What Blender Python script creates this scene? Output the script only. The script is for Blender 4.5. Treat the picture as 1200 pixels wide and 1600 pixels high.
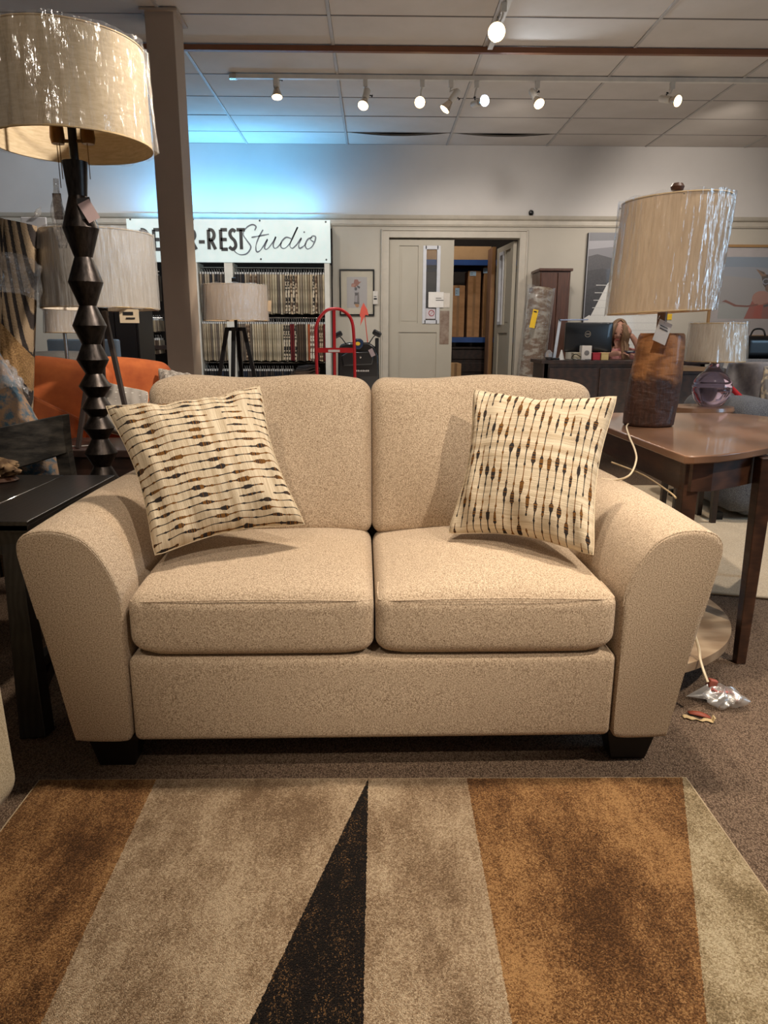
import bpy, bmesh, math, random
from mathutils import Vector, Matrix, Euler
for _o in list(bpy.data.objects): bpy.data.objects.remove(_o)
random.seed(7)
SC = bpy.context.scene
COL = SC.collection
PI = math.pi
sin, cos = math.sin, math.cos

# ------------------------------------------------------------------ camera
CAM_H, CAM_PITCH, CAM_ROLL, CAM_YAW, FPX = 1.12, .2402, .0042, .0133, 1112.0
_f = Vector((sin(CAM_YAW)*cos(CAM_PITCH), cos(CAM_YAW)*cos(CAM_PITCH), -sin(CAM_PITCH)))
_r0 = Vector((cos(CAM_YAW), -sin(CAM_YAW), 0)); _u0 = _r0.cross(_f)
_r = _r0*cos(CAM_ROLL) + _u0*sin(CAM_ROLL); _u = _u0*cos(CAM_ROLL) - _r0*sin(CAM_ROLL)
cam_data = bpy.data.cameras.new('camera'); cam = bpy.data.objects.new('camera', cam_data); COL.objects.link(cam)
cam.matrix_world = Matrix(((_r.x, _u.x, -_f.x, 0), (_r.y, _u.y, -_f.y, 0), (_r.z, _u.z, -_f.z, CAM_H), (0, 0, 0, 1)))
cam_data.sensor_fit = 'VERTICAL'; cam_data.sensor_height = 36.0; cam_data.sensor_width = 27.0
cam_data.lens = FPX/1600*36; cam_data.clip_start = .05; cam_data.clip_end = 100
SC.camera = cam

# ------------------------------------------------------------------ world, large lights, exposure
wd = bpy.data.worlds.new('room_ambience'); SC.world = wd; wd.use_nodes = True
wd.node_tree.nodes['Background'].inputs[0].default_value = (1.0, .88, .78, 1)
wd.node_tree.nodes['Background'].inputs[1].default_value = .12
def area(name, loc, aim, size, energy, col, sizey=None):
    l = bpy.data.lights.new(name, 'AREA'); l.energy = energy; l.color = col; l.shape = 'RECTANGLE'
    l.size = size; l.size_y = sizey or size
    o = bpy.data.objects.new(name, l); COL.objects.link(o); o.location = loc
    o.rotation_euler = (Vector(aim)-Vector(loc)).to_track_quat('-Z', 'Y').to_euler(); return o
def spot(name, loc, aim, energy, col, angle, blend=.5, radius=.04):
    l = bpy.data.lights.new(name, 'SPOT'); l.energy = energy; l.color = col
    l.spot_size = math.radians(angle); l.spot_blend = blend; l.shadow_soft_size = radius
    o = bpy.data.objects.new(name, l); COL.objects.link(o); o.location = loc
    o.rotation_euler = (Vector(aim)-Vector(loc)).to_track_quat('-Z', 'Y').to_euler(); return o
WARM = (1.0, .845, .67); WARM2 = (1.0, .89, .78)
spot('key_spot', (1.7, -.9, 3.2), (.1, 2.1, .80), 300, WARM, 28, .6, .05)
spot('left_key_spot', (-.9, -.6, 3.2), (-.3, 2.2, .78), 110, WARM, 30, .6, .05)
spot('overhead_spot', (.35, 2.15, 3.3), (.1, 1.7, 0), 150, WARM, 95, .7, .06)
spot('rug_spot', (.7, 2.1, 3.3), (.1, .75, 0), 195, WARM, 66, .6, .05)
spot('right_carpet_spot', (2.2, .5, 3.3), (1.15, 1.35, 0), 360, WARM, 48, .6, .05)
spot('right_table_spot', (1.9, 2.4, 3.3), (1.6, 3.2, .5), 130, WARM2, 70, .7, .05)
spot('left_lamp_spot', (-.2, .9, 2.9), (-1.2, 3.0, 1.3), 45, WARM2, 50, .6, .04)
spot('lamp_front_spot', (.6, 2.5, 3.2), (-1.3, 3.5, 1.35), 420, WARM2, 40, .6, .05)  # added, no fixture here; brightens the tripod lamp shade on the console
spot('shade_front_spot', (.3, .4, 2.9), (1.15, 3.0, 1.4), 120, WARM2, 36, .6, .05)  # unseen extra spot put in to lift the wooden lamp's shade
spot('far_lamp_spot', (-.2, 4.3, 3.2), (-1.10, 6.3, 1.38), 340, WARM2, 24, .6, .05)  # added to brighten the drum shade before the fabric rack
spot('orange_sofa_spot', (-.9, 3.6, 3.3), (-1.5, 4.3, .7), 110, WARM2, 60, .6, .05)
spot('cream_rug_spot', (2.6, 4.2, 3.3), (2.2, 4.0, 0), 170, WARM2, 80, .7, .05)
area('window_daylight', (5.6, 2.0, 1.9), (.5, 2.6, 1.1), 1.2, 46, (.45, .72, 1.0), 1.6)
for _x in (-2.6, -.6, 1.4, 3.4): spot('rear_spot', (_x, 6.0, 3.25), (_x+.2, 9.0, .9), 120, (1.0, .93, .85), 80, .6, .06)  # extra unseen spots that fill the rear of the room
area('rear_ceiling_bounce', (1.5, 6.6, .35), (1.5, 7.0, 3.4), 4.0, 34, (1.0, .86, .72), 3.0)
SC.view_settings.view_transform = 'Standard'; SC.view_settings.look = 'None'
SC.view_settings.gamma = 1.0; SC.view_settings.use_curve_mapping = False
SC.view_settings.exposure = 0.0
SC.cycles.use_denoising = True
SC.cycles.max_bounces = 8; SC.cycles.transparent_max_bounces = 16
SC.cycles.sample_clamp_indirect = 4.0
SC.cycles.caustics_reflective = False; SC.cycles.caustics_refractive = False

# ------------------------------------------------------------------ helpers
def W(px, py, y):
    """world point on the vertical plane Y=y that the photograph shows at pixel px,py"""
    d = _r*((px-600)/FPX) + _u*((800-py)/FPX) + _f
    return d*(y/d.y) + Vector((0, 0, CAM_H))
def WZ(px, py, z):
    d = _r*((px-600)/FPX) + _u*((800-py)/FPX) + _f
    return d*((z-CAM_H)/d.z) + Vector((0, 0, CAM_H))
def lin(c):
    return tuple(((v/255)/12.92 if v/255 <= .04045 else ((v/255+.055)/1.055)**2.4) for v in c[:3]) + (1,)
class NT:
    """tiny node builder"""
    def __init__(s, name):
        s.m = bpy.data.materials.new(name); s.m.use_nodes = True; s.t = s.m.node_tree
        s.b = s.t.nodes['Principled BSDF']; s.out = s.t.nodes['Material Output']
    def n(s, typ, ins=None, **kw):
        nd = s.t.nodes.new(typ)
        for k, v in kw.items(): setattr(nd, k, v)
        for k, v in (ins or {}).items():
            if isinstance(v, bpy.types.NodeSocket): s.t.links.new(v, nd.inputs[k])
            else: nd.inputs[k].default_value = v
        return nd
    def link(s, a, b): s.t.links.new(a, b)
    def math(s, op, a, b=None, c=None, clamp=False):
        ins = {0: a}
        if b is not None: ins[1] = b
        if c is not None: ins[2] = c
        nd = s.n('ShaderNodeMath', ins, operation=op); nd.use_clamp = clamp; return nd.outputs[0]
    def mix(s, fac, a, b):
        nd = s.n('ShaderNodeMix', data_type='RGBA')
        for i, v in ((0, fac), (6, a), (7, b)):
            if isinstance(v, bpy.types.NodeSocket): s.link(v, nd.inputs[i])
            else: nd.inputs[i].default_value = v
        return nd.outputs[2]
    def coord(s, scale=(1, 1, 1), kind='Object'):
        tc = s.n('ShaderNodeTexCoord')
        mp = s.n('ShaderNodeMapping', {0: tc.outputs[kind], 3: scale}); return mp.outputs[0]
    def noise(s, vec, scale, detail=3, rough=.6):
        return s.n('ShaderNodeTexNoise', {'Vector': vec, 'Scale': scale, 'Detail': detail, 'Roughness': rough}).outputs[0]
    def ramp(s, fac, stops):
        nd = s.n('ShaderNodeValToRGB', {0: fac}); cr = nd.color_ramp
        while len(cr.elements) < len(stops): cr.elements.new(.5)
        for e, (p, c) in zip(cr.elements, stops): e.position = p; e.color = c
        return nd.outputs[0]
    def bump(s, h, strength=.3, dist=.002):
        nd = s.n('ShaderNodeBump', {'Height': h, 'Strength': strength, 'Distance': dist}); s.link(nd.outputs[0], s.b.inputs['Normal']); return nd.outputs[0]
    def col(s, v):
        if isinstance(v, bpy.types.NodeSocket): s.link(v, s.b.inputs['Base Color'])
        else: s.b.inputs['Base Color'].default_value = v
_mc = {}
def mat(name, c, rough=.6, metal=0, c2=None, scale=8, stretch=(1, 1, 1), detail=4, bump=0, bscale=None, bdist=.002, emit=None, spec=.5, coat=0, lo=.35, hi=.65):
    if name in _mc: return _mc[name]
    n = NT(name); b = n.b
    b.inputs['Roughness'].default_value = rough; b.inputs['Metallic'].default_value = metal
    b.inputs['Specular IOR Level'].default_value = spec; b.inputs['Coat Weight'].default_value = coat
    v = n.coord(stretch)
    ns = n.noise(v, scale, detail)
    a = lin(c); c2_ = lin(c2) if c2 else tuple(x*.88 for x in a[:3])+(1,)
    n.col(n.ramp(ns, [(lo, c2_), (hi, a)]))
    if bump:
        n.bump(n.noise(v, bscale or scale*4, 3), bump, bdist)
    if emit:
        b.inputs['Emission Color'].default_value = lin(emit[0]); b.inputs['Emission Strength'].default_value = emit[1]
    _mc[name] = n.m; return n.m
def attr_mat(name, rough=.6, coat=0):
    if name in _mc: return _mc[name]
    n = NT(name); at = n.n('ShaderNodeAttribute', attribute_name='ink')
    ns = n.noise(n.coord(), 60, 3)
    n.col(n.mix(n.math('MULTIPLY', ns, .25), at.outputs['Color'], (.25, .24, .23, 1)))
    n.b.inputs['Roughness'].default_value = rough; n.b.inputs['Coat Weight'].default_value = coat
    n.b.inputs['Coat Roughness'].default_value = .03
    _mc[name] = n.m; return n.m

class MB:
    def __init__(s): s.v = []; s.f = []; s.c = []; s.uv = None
    def add(s, vs, fs, col=None):
        o = len(s.v); s.v += [tuple(v) for v in vs]; s.f += [tuple(i+o for i in f) for f in fs]
        s.c += [col]*len(fs); return s
    def box(s, x0, x1, y0, y1, z0, z1, M=None):
        vs = [Vector((x, y, z)) for x in (x0, x1) for y in (y0, y1) for z in (z0, z1)]
        if M is not None: vs = [M @ v for v in vs]
        return s.add(vs, [(0, 1, 3, 2), (4, 6, 7, 5), (0, 4, 5, 1), (2, 3, 7, 6), (0, 2, 6, 4), (1, 5, 7, 3)])
    def cbox(s, c, d, rot=(0, 0, 0)):
        M = Matrix.Translation(Vector(c)) @ Euler(rot).to_matrix().to_4x4()
        return s.box(-d[0]/2, d[0]/2, -d[1]/2, d[1]/2, -d[2]/2, d[2]/2, M)
    def beam(s, a, b, w, h, w2=None, h2=None, up=(0, 0, 1)):
        """tapered bar of rectangular section from a to b"""
        a = Vector(a); b = Vector(b); d = (b-a).normalized(); up = Vector(up)
        if abs(d.dot(up)) > .95: up = Vector((0, 1, 0))
        x = d.cross(up).normalized(); y = x.cross(d)
        w2 = w if w2 is None else w2; h2 = h if h2 is None else h2
        vs = [p + x*sx*ww/2 + y*sy*hh/2 for p, ww, hh in ((a, w, h), (b, w2, h2)) for sx, sy in ((-1, -1), (1, -1), (1, 1), (-1, 1))]
        return s.add(vs, [(0, 1, 2, 3), (7, 6, 5, 4), (0, 4, 5, 1), (1, 5, 6, 2), (2, 6, 7, 3), (3, 7, 4, 0)])
    def tube(s, pts, r, n=8, closed=False):
        pts = [Vector(p) for p in pts]; N = len(pts); rs = r if isinstance(r, (list, tuple)) else [r]*N
        vs = []; prev = None
        for i, p in enumerate(pts):
            if closed: t = (pts[(i+1) % N]-pts[i-1])
            else: t = pts[min(i+1, N-1)]-pts[max(i-1, 0)]
            t.normalize()
            if prev is None:
                x = t.orthogonal().normalized()
            else:
                x = (prev - t*prev.dot(t)).normalized()
            prev = x; y = t.cross(x)
            for k in range(n):
                a = 2*PI*k/n; vs.append(p + (x*cos(a)+y*sin(a))*rs[i])
        fs = []
        for i in range(N if closed else N-1):
            j = (i+1) % N
            for k in range(n):
                l = (k+1) % n; fs.append((i*n+k, i*n+l, j*n+l, j*n+k))
        if not closed: fs += [tuple(range(n-1, -1, -1)), tuple((N-1)*n+k for k in range(n))]
        return s.add(vs, fs)
    def lathe(s, prof, c=(0, 0, 0), n=32, M=None, caps=True):
        c = Vector(c); vs = []
        for r, z in prof:
            for k in range(n):
                a = 2*PI*k/n; v = Vector((r*cos(a), r*sin(a), z)); vs.append((M @ v if M is not None else v) + c)
        fs = []
        for i in range(len(prof)-1):
            for k in range(n):
                l = (k+1) % n; fs.append((i*n+k, i*n+l, (i+1)*n+l, (i+1)*n+k))
        if caps:
            if prof[0][0] > 1e-5: fs.append(tuple(range(n-1, -1, -1)))
            if prof[-1][0] > 1e-5: fs.append(tuple((len(prof)-1)*n+k for k in range(n)))
        return s.add(vs, fs)
    def prism(s, poly, a0, a1, axis='y', M=None, col=None):
        def mk(p, q):
            v = {'y': Vector((p[0], q, p[1])), 'z': Vector((p[0], p[1], q)), 'x': Vector((q, p[0], p[1]))}[axis]
            return M @ v if M is not None else v
        n = len(poly); vs = [mk(p, a0) for p in poly] + [mk(p, a1) for p in poly]
        fs = [tuple(range(n)), tuple(range(2*n-1, n-1, -1))] + [(i, i+n, (i+1) % n+n, (i+1) % n) for i in range(n)]
        return s.add(vs, fs, col)
    def grid(s, fn, nu, nv, wrapu=False, flip=False):
        o = []
        for j in range(nv+1):
            for i in range(nu if wrapu else nu+1): o.append(fn(i/nu, j/nv))
        w = nu if wrapu else nu+1; fs = []
        for j in range(nv):
            for i in range(nu):
                k = (i+1) % w if wrapu else i+1; fs.append((j*w+i, j*w+k, (j+1)*w+k, (j+1)*w+i))
        return s.add(o, fs)
    def build(s, name, m, parent=None, smooth=40, world=False, bevel=0, bseg=2, sub=0, solid=0, weld=True):
        me = bpy.data.meshes.new(name)
        vs = s.v
        if world and parent is not None:
            mi = parent.matrix_basis.inverted(); vs = [tuple(mi @ Vector(v)) for v in vs]
        me.from_pydata(vs, [], s.f)
        if any(c is not None for c in s.c):
            at = me.color_attributes.new('ink', 'FLOAT_COLOR', 'CORNER')
            for p in me.polygons:
                c = lin(s.c[p.index] or (200, 200, 200))
                for li in p.loop_indices: at.data[li].color = c
        bm = bmesh.new(); bm.from_mesh(me)
        if weld: bmesh.ops.remove_doubles(bm, verts=bm.verts, dist=1e-5)
        bmesh.ops.recalc_face_normals(bm, faces=bm.faces); bm.to_mesh(me); bm.free()
        if m is not None: me.materials.append(m)
        if smooth:
            me.shade_smooth()
            if not sub: me.set_sharp_from_angle(angle=math.radians(smooth))
        o = bpy.data.objects.new(name, me); COL.objects.link(o)
        if parent is not None: o.parent = parent
        if solid: md = o.modifiers.new('thickness', 'SOLIDIFY'); md.thickness = solid; md.offset = 0
        if bevel: md = o.modifiers.new('bevel', 'BEVEL'); md.width = bevel; md.segments = bseg; md.limit_method = 'ANGLE'; md.angle_limit = math.radians(35)
        if sub: md = o.modifiers.new('subdivision', 'SUBSURF'); md.levels = sub; md.render_levels = sub
        return o
def tag(o, label=None, cat=None, group=None, kind=None):
    if label: o['label'] = label
    if cat: o['category'] = cat
    if group: o['group'] = group
    if kind: o['kind'] = kind
    return o
def thing(name, label, cat, loc=(0, 0, 0), rz=0, group=None):
    o = bpy.data.objects.new(name, None); COL.objects.link(o)
    o.empty_display_size = .05
    o.matrix_basis = Matrix.Translation(Vector(loc)) @ Matrix.Rotation(rz, 4, 'Z')
    return tag(o, label, cat, group)
def copy_tree(o, parent=None):
    c = o.copy(); COL.objects.link(c)
    if parent: c.parent = parent
    for ch in [x for x in bpy.data.objects if x.parent == o]: copy_tree(ch, c)
    return c
def puff(hx, hy, hz, r, top=0, bot=0, front=0, back=0, sides=0, fn=None, n=10):
    """rounded box with crowned faces, half sizes hx hy hz, centred on the origin"""
    mb = MB()
    def ticks(h):
        inn = [(-1+2*i/n)*(h-r) for i in range(n+1)]
        e = [h-r+r*t for t in (.25, .5, .75, 1.0)]
        return [-x for x in reversed(e)] + inn + e
    X, Y, Z = ticks(hx), ticks(hy), ticks(hz)
    def mp(p):
        q = Vector((max(-(hx-r), min(hx-r, p[0])), max(-(hy-r), min(hy-r, p[1])), max(-(hz-r), min(hz-r, p[2]))))
        d = Vector(p)-q
        if d.length > 1e-9: d = d.normalized()*r
        v = q+d
        a, b, c = v.x/hx, v.y/hy, v.z/hz
        g = lambda s, t: max(0, 1-s*s)**.6*max(0, 1-t*t)**.6
        w = Vector(v)
        w.z += (top if c > 0 else -bot)*abs(c)*g(a, b)
        w.y += (-front if b < 0 else back)*abs(b)*g(a, c)
        w.x += sides*a*g(b, c)
        return fn(w, a, b, c) if fn else w
    for A, B, f in ((X, Y, lambda a, b, s: (a, b, s*hz)), (X, Z, lambda a, b, s: (a, s*hy, b)), (Y, Z, lambda a, b, s: (s*hx, a, b))):
        for s in (-1, 1):
            vs = [mp(f(a, b, s)) for b in B for a in A]; w = len(A)
            mb.add(vs, [(j*w+i, j*w+i+1, (j+1)*w+i+1, (j+1)*w+i) for j in range(len(B)-1) for i in range(w-1)])
    return mb
def spline(ctrl, n=8, closed=False):
    P = [Vector(p) for p in ctrl]; N = len(P); out = []
    for i in range(N if closed else N-1):
        if closed: p0, p1, p2, p3 = P[i-1], P[i], P[(i+1) % N], P[(i+2) % N]
        else: p0, p1, p2, p3 = P[max(i-1, 0)], P[i], P[i+1], P[min(i+2, N-1)]
        for k in range(n):
            t = k/n
            out.append(.5*((2*p1)+(p2-p0)*t+(2*p0-5*p1+4*p2-p3)*t*t+(3*p1-p0-3*p2+p3)*t**3))
    if not closed: out.append(P[-1])
    return out
def text(name, body, loc, size, m, parent, rot=(PI/2, 0, 0), sx=1, ext=.002, off=0, align='LEFT', space=1):
    c = bpy.data.curves.new(name, 'FONT'); c.body = body; c.size = size; c.extrude = ext; c.offset = off
    c.align_x = align; c.space_character = space; c.resolution_u = 3; c.materials.append(m)
    o = bpy.data.objects.new(name, c); COL.objects.link(o); o.rotation_euler = rot; o.scale = (sx, 1, 1)
    p = Vector(loc)
    if parent is not None:
        o.parent = parent; p = parent.matrix_basis.inverted() @ p
    o.location = p; return o

# ------------------------------------------------------------------ materials
def fabric(name, light, mid, dark, scale=420, bump=.55, cloud=2.5, dist=.004):
    if name in _mc: return _mc[name]
    n = NT(name); v = n.coord()
    a = n.noise(v, scale*1.5, 2, .75); b = n.noise(v, scale*.7, 2, .6); big = n.noise(v, cloud, 2)
    mixn = n.math('ADD', n.math('MULTIPLY', a, .6), n.math('MULTIPLY', b, .4))
    c = n.ramp(mixn, [(.40, lin(dark)), (.495, lin(mid)), (.58, lin(light))])
    c = n.mix(n.math('MULTIPLY', big, .22), c, lin(mid)); n.col(c)
    n.b.inputs['Roughness'].default_value = .95; n.b.inputs['Specular IOR Level'].default_value = .1
    n.b.inputs['Sheen Weight'].default_value = .12
    n.bump(mixn, bump, dist); _mc[name] = n.m; return n.m
SOFA = fabric('beige_chenille', (226, 208, 184), (184, 163, 139), (112, 92, 72))
ORANGE = mat('orange_velvet', (196, 104, 48), .85, c2=(158, 74, 30), scale=5, bump=.2, bscale=300)
GREYF = fabric('grey_upholstery', (120, 122, 126), (86, 88, 94), (60, 62, 68), 300, .4)
WHITEF = fabric('white_upholstery', (222, 218, 208), (200, 196, 186), (176, 170, 160), 300, .3)
def wood(name, c, c2, stretch=(2, 18, 18), scale=3, rough=.45, coat=.15, bump=.06):
    if name in _mc: return _mc[name]
    n = NT(name); v = n.coord(stretch)
    d = n.noise(v, scale, 5, .65)
    w = n.n('ShaderNodeTexWave', {'Vector': v, 'Scale': scale*.35, 'Distortion': 7.0, 'Detail': 3.0}, wave_type='BANDS').outputs[1]
    f = n.math('ADD', n.math('MULTIPLY', d, .7), n.math('MULTIPLY', w, .3))
    n.col(n.ramp(f, [(.3, lin(c2)), (.7, lin(c))])); n.b.inputs['Roughness'].default_value = rough
    n.b.inputs['Coat Weight'].default_value = coat; n.bump(f, bump, .002); _mc[name] = n.m; return n.m
WALNUT = wood('walnut', (86, 56, 40), (54, 34, 25), (3, 3, 14))
WALNUT_TOP = wood('walnut_top', (142, 106, 82), (112, 82, 62), (2.2, 1.6, 2), 1.6, .28, .4)
DARKW = wood('espresso_wood', (52, 32, 24), (30, 18, 14), (3, 3, 12))
BLACKW = wood('black_stained_wood', (44, 40, 38), (24, 22, 21), (12, 2.5, 6), 4, .38, .1)
BLACKD = mat('distressed_black_wood', (84, 78, 70), .6, c2=(26, 24, 22), scale=9, stretch=(1, 1, 3.5), detail=7, bump=.3, lo=.40, hi=.70)
BLACKM = mat('black_metal', (22, 22, 24), .35, .3)
BRONZE = mat('dark_bronze', (62, 56, 52), .33, .85, c2=(34, 30, 28), scale=10, stretch=(6, 6, 1), bump=.15, bscale=60)
WHITEP = mat('white_painted_metal', (222, 216, 205), .4)
CHROME = mat('brushed_steel', (190, 186, 180), .25, 1)
PAPER = mat('white_card', (232, 228, 222), .6)
INK = mat('black_ink', (24, 24, 26), .6)
RED = mat('red_painted_steel', (176, 28, 34), .32, .1, coat=.3)
SHADE = mat('linen_shade', (214, 194, 160), .85, c2=(196, 174, 138), scale=3, stretch=(8, 8, 40), bump=.25, bscale=50, bdist=.001)
SHADE2 = mat('white_linen_shade', (222, 212, 196), .85, c2=(204, 190, 170), scale=3, stretch=(30, 30, 4), bump=.25, bscale=40, bdist=.001)
CORD = mat('ivory_cord', (222, 206, 176), .5)
def plastic(name, streak=(9, 9, 1.2), thick=.16, bumpd=.03, rough=.12):
    if name in _mc: return _mc[name]
    n = NT(name); v = n.coord(streak)
    a = n.noise(v, 2.2, 4, .55); h = n.math('ABSOLUTE', n.math('SUBTRACT', a, .5)); 
    bmp = n.n('ShaderNodeBump', {'Height': h, 'Strength': 1.0, 'Distance': bumpd}).outputs[0]
    g = n.n('ShaderNodeBsdfGlossy', {'Color': (1, 1, 1, 1), 'Roughness': rough, 'Normal': bmp})
    t = n.n('ShaderNodeBsdfTransparent', {'Color': (.97, .97, .97, 1)})
    fr = n.n('ShaderNodeLayerWeight', {'Blend': .35, 'Normal': bmp}).outputs[1]
    fac = n.math('ADD', n.math('MULTIPLY', fr, .30), thick*.6, clamp=True)
    mx = n.n('ShaderNodeMixShader', {0: fac, 1: t.outputs[0], 2: g.outputs[0]})
    df = n.n('ShaderNodeBsdfDiffuse', {'Color': (.85, .85, .85, 1), 'Normal': bmp})
    m2 = n.n('ShaderNodeMixShader', {0: thick*.35, 1: mx.outputs[0], 2: df.outputs[0]})
    n.link(m2.outputs[0], n.out.inputs[0]); _mc[name] = n.m; return n.m
WRAP = plastic('clear_plastic_wrap')
WRAPF = plastic('tight_plastic_wrap', (30, 30, 2), .42, .012, .22)
WRAPC = plastic('crumpled_plastic_wrap', (14, 14, 14), .3, .03)

# ------------------------------------------------------------------ floor
def carpet_mat():
    n = NT('brown_loop_carpet'); v = n.coord()
    vo = n.n('ShaderNodeTexVoronoi', {'Vector': n.coord((1, .7, 1)), 'Scale': 260.0, 'Randomness': .85})
    a = n.noise(v, 420, 3, .7); big = n.noise(v, 1.6, 3)
    f = n.math('ADD', n.math('MULTIPLY', a, .75), n.math('MULTIPLY', vo.outputs[0], .4))
    c = n.ramp(f, [(.40, lin((186, 164, 142))), (.54, lin((136, 114, 96))), (.70, lin((72, 58, 48)))])
    n.col(n.mix(n.math('MULTIPLY', big, .35), c, lin((122, 104, 90))))
    n.b.inputs['Roughness'].default_value = .95; n.b.inputs['Specular IOR Level'].default_value = .1
    n.bump(n.math('SUBTRACT', a, vo.outputs[0]), .8, .006); return n.m
fl = MB(); fl.box(-6, 6, -3, 9.6, -.08, 0); floor = tag(fl.build('floor', carpet_mat()), 'brown looped carpet under the loveseat', kind='structure')

# ------------------------------------------------------------------ ceiling
CZ = 3.408; YW = 9.5; X0 = -1.56; TW = 1.22; TD = .61; YO = YW-.517
CEIL = mat('ceiling_tile_white', (214, 206, 198), .9, c2=(206, 198, 189), scale=2, bump=.3, bscale=180)
GRID = mat('ceiling_grid_white', (188, 182, 176), .5)
cl = MB(); cl.box(-6, 6, -.5, YW+.1, CZ+.06, CZ+.12)
ceiling = tag(cl.build('ceiling', mat('plenum_dark', (60, 56, 54), .9)), 'suspended ceiling of off-white rectangular tiles', kind='structure')
def tile_mesh(y0, y1, sag=0):
    mb = MB(); hx = TW/2-.014
    if not sag: mb.box(-hx, hx, y0, y1, .004, .02)
    else:
        N = 12
        mb.grid(lambda u, v: Vector((-hx+2*hx*u, y0+(y1-y0)*v, .004 + (-sag*sin(PI*u)*(1-v) if v < 1 else 0))), N, 4)
        mb.grid(lambda u, v: Vector((-hx+2*hx*u, y0+(y1-y0)*v, .02 + (-sag*sin(PI*u)*(1-v) if v < 1 else 0))), N, 4)
    return mb
_tm = None; rows = []
y = YO
rows.append((YO+.006, YW))
while y > -.3: rows.append((y-TD+.006, y-.006)); y -= TD
base_tile = None
for ri, (ya, yb) in enumerate(rows):
    for k in range(-3, 6):
        xc = X0 + (k+.5)*TW
        sag = .035 if (ri == 0 and k in (1, 2)) else 0
        if ri == 0 or base_tile is None:
            d = (yb-ya)/2; o = tile_mesh(-d, d, sag).build('ceiling_tile', CEIL, ceiling, smooth=30)
            if ri == 1: base_tile = o
        else:
            o = base_tile.copy(); COL.objects.link(o)
        jz = random.uniform(-.0015, .0015)
        o.location = (xc, (ya+yb)/2, CZ+jz)
gm = MB()
for k in range(-3, 7): gm.box(X0+k*TW-.012, X0+k*TW+.012, -.4, YW, CZ-.004, CZ+.03)
gm.build('ceiling_grid', GRID, ceiling, smooth=0)
gr = MB()
for ya, yb in rows: gr.box(-5.3, 5.8, yb-.001, yb+.012, CZ+.001, CZ+.02)
gr.build('ceiling_cross_grid', mat('cross_grid_grey', (120, 112, 106), .6), ceiling, smooth=0)

# ------------------------------------------------------------------ back wall, trims, doors
GREIGE = mat('greige_wall_paint', (188, 181, 168), .7, c2=(182, 175, 162), scale=1.5)
UPPER = mat('pale_upper_wall_paint', (206, 202, 198), .7, c2=(200, 196, 192), scale=1.5)
TRIM = mat('greige_trim_paint', (190, 182, 168), .5)
DX0, DX1, DZ = .176, 1.82, 2.34
wb = MB(); wb.box(-6, DX0, YW, YW+.12, 0, 2.49); wb.box(DX1, 6, YW, YW+.12, 0, 2.49); wb.box(DX0, DX1, YW, YW+.12, DZ, 2.49)
wall_back = tag(wb.build('wall_back', GREIGE, smooth=0), 'greige painted rear wall of the showroom', kind='structure')
wu = MB(); wu.box(-6, 6, YW, YW+.12, 2.49, CZ+.05); wu.build('upper_panel', UPPER, wall_back, smooth=0)
wr = MB(); wr.box(6, 6.1, 3.4, YW+.1, 0, CZ+.05)
tag(wr.build('wall_right', UPPER, smooth=0), 'plain right side wall', kind='structure')
wl = MB(); wl.box(-6.1, -6, 2.5, YW+.1, 0, CZ+.05)
tag(wl.build('wall_left', UPPER, smooth=0), 'plain left side wall', kind='structure')
tm = MB(); prof = [(YW, 2.475), (YW-.02, 2.475), (YW-.028, 2.49), (YW-.012, 2.50), (YW-.012, 2.545), (YW-.04, 2.56), (YW-.055, 2.585), (YW-.06, 2.60), (YW, 2.60)]
tm.prism(prof, -6, 6, axis='x'); tag(tm.build('trim_1', TRIM, smooth=30), 'greige moulding running along the rear wall above the doors', kind='structure')
tm = MB()
for (a, b, c, d) in ((DX0-.085, DX0, 0, DZ+.08), (DX1, DX1+.085, 0, DZ+.08), (DX0, DX1, DZ, DZ+.08)):
    tm.box(a, b, YW-.03, YW+.02, c, d)
for (a, b, c, d) in ((DX0-.10, DX0-.08, 0, DZ+.095), (DX1+.08, DX1+.10, 0, DZ+.095), (DX0-.1, DX1+.1, DZ+.08, DZ+.095)):
    tm.box(a, b, YW-.045, YW, c, d)
tag(tm.build('trim_2', TRIM, bevel=.004, smooth=30), 'greige casing around the stockroom double doors', kind='structure')
tm = MB(); tm.box(-6, DX0-.1, YW-.018, YW, 0, .16); tm.box(DX1+.1, 6, YW-.018, YW, 0, .16)
tag(tm.build('baseboard_back', TRIM, smooth=0), 'greige baseboard of the rear wall', kind='structure')
DOORP = mat('door_paint', (178, 171, 156), .5, c2=(172, 165, 150), scale=2)
GLASS = plastic('window_glass', (1, 1, 1), .12, .0, .03)
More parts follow.
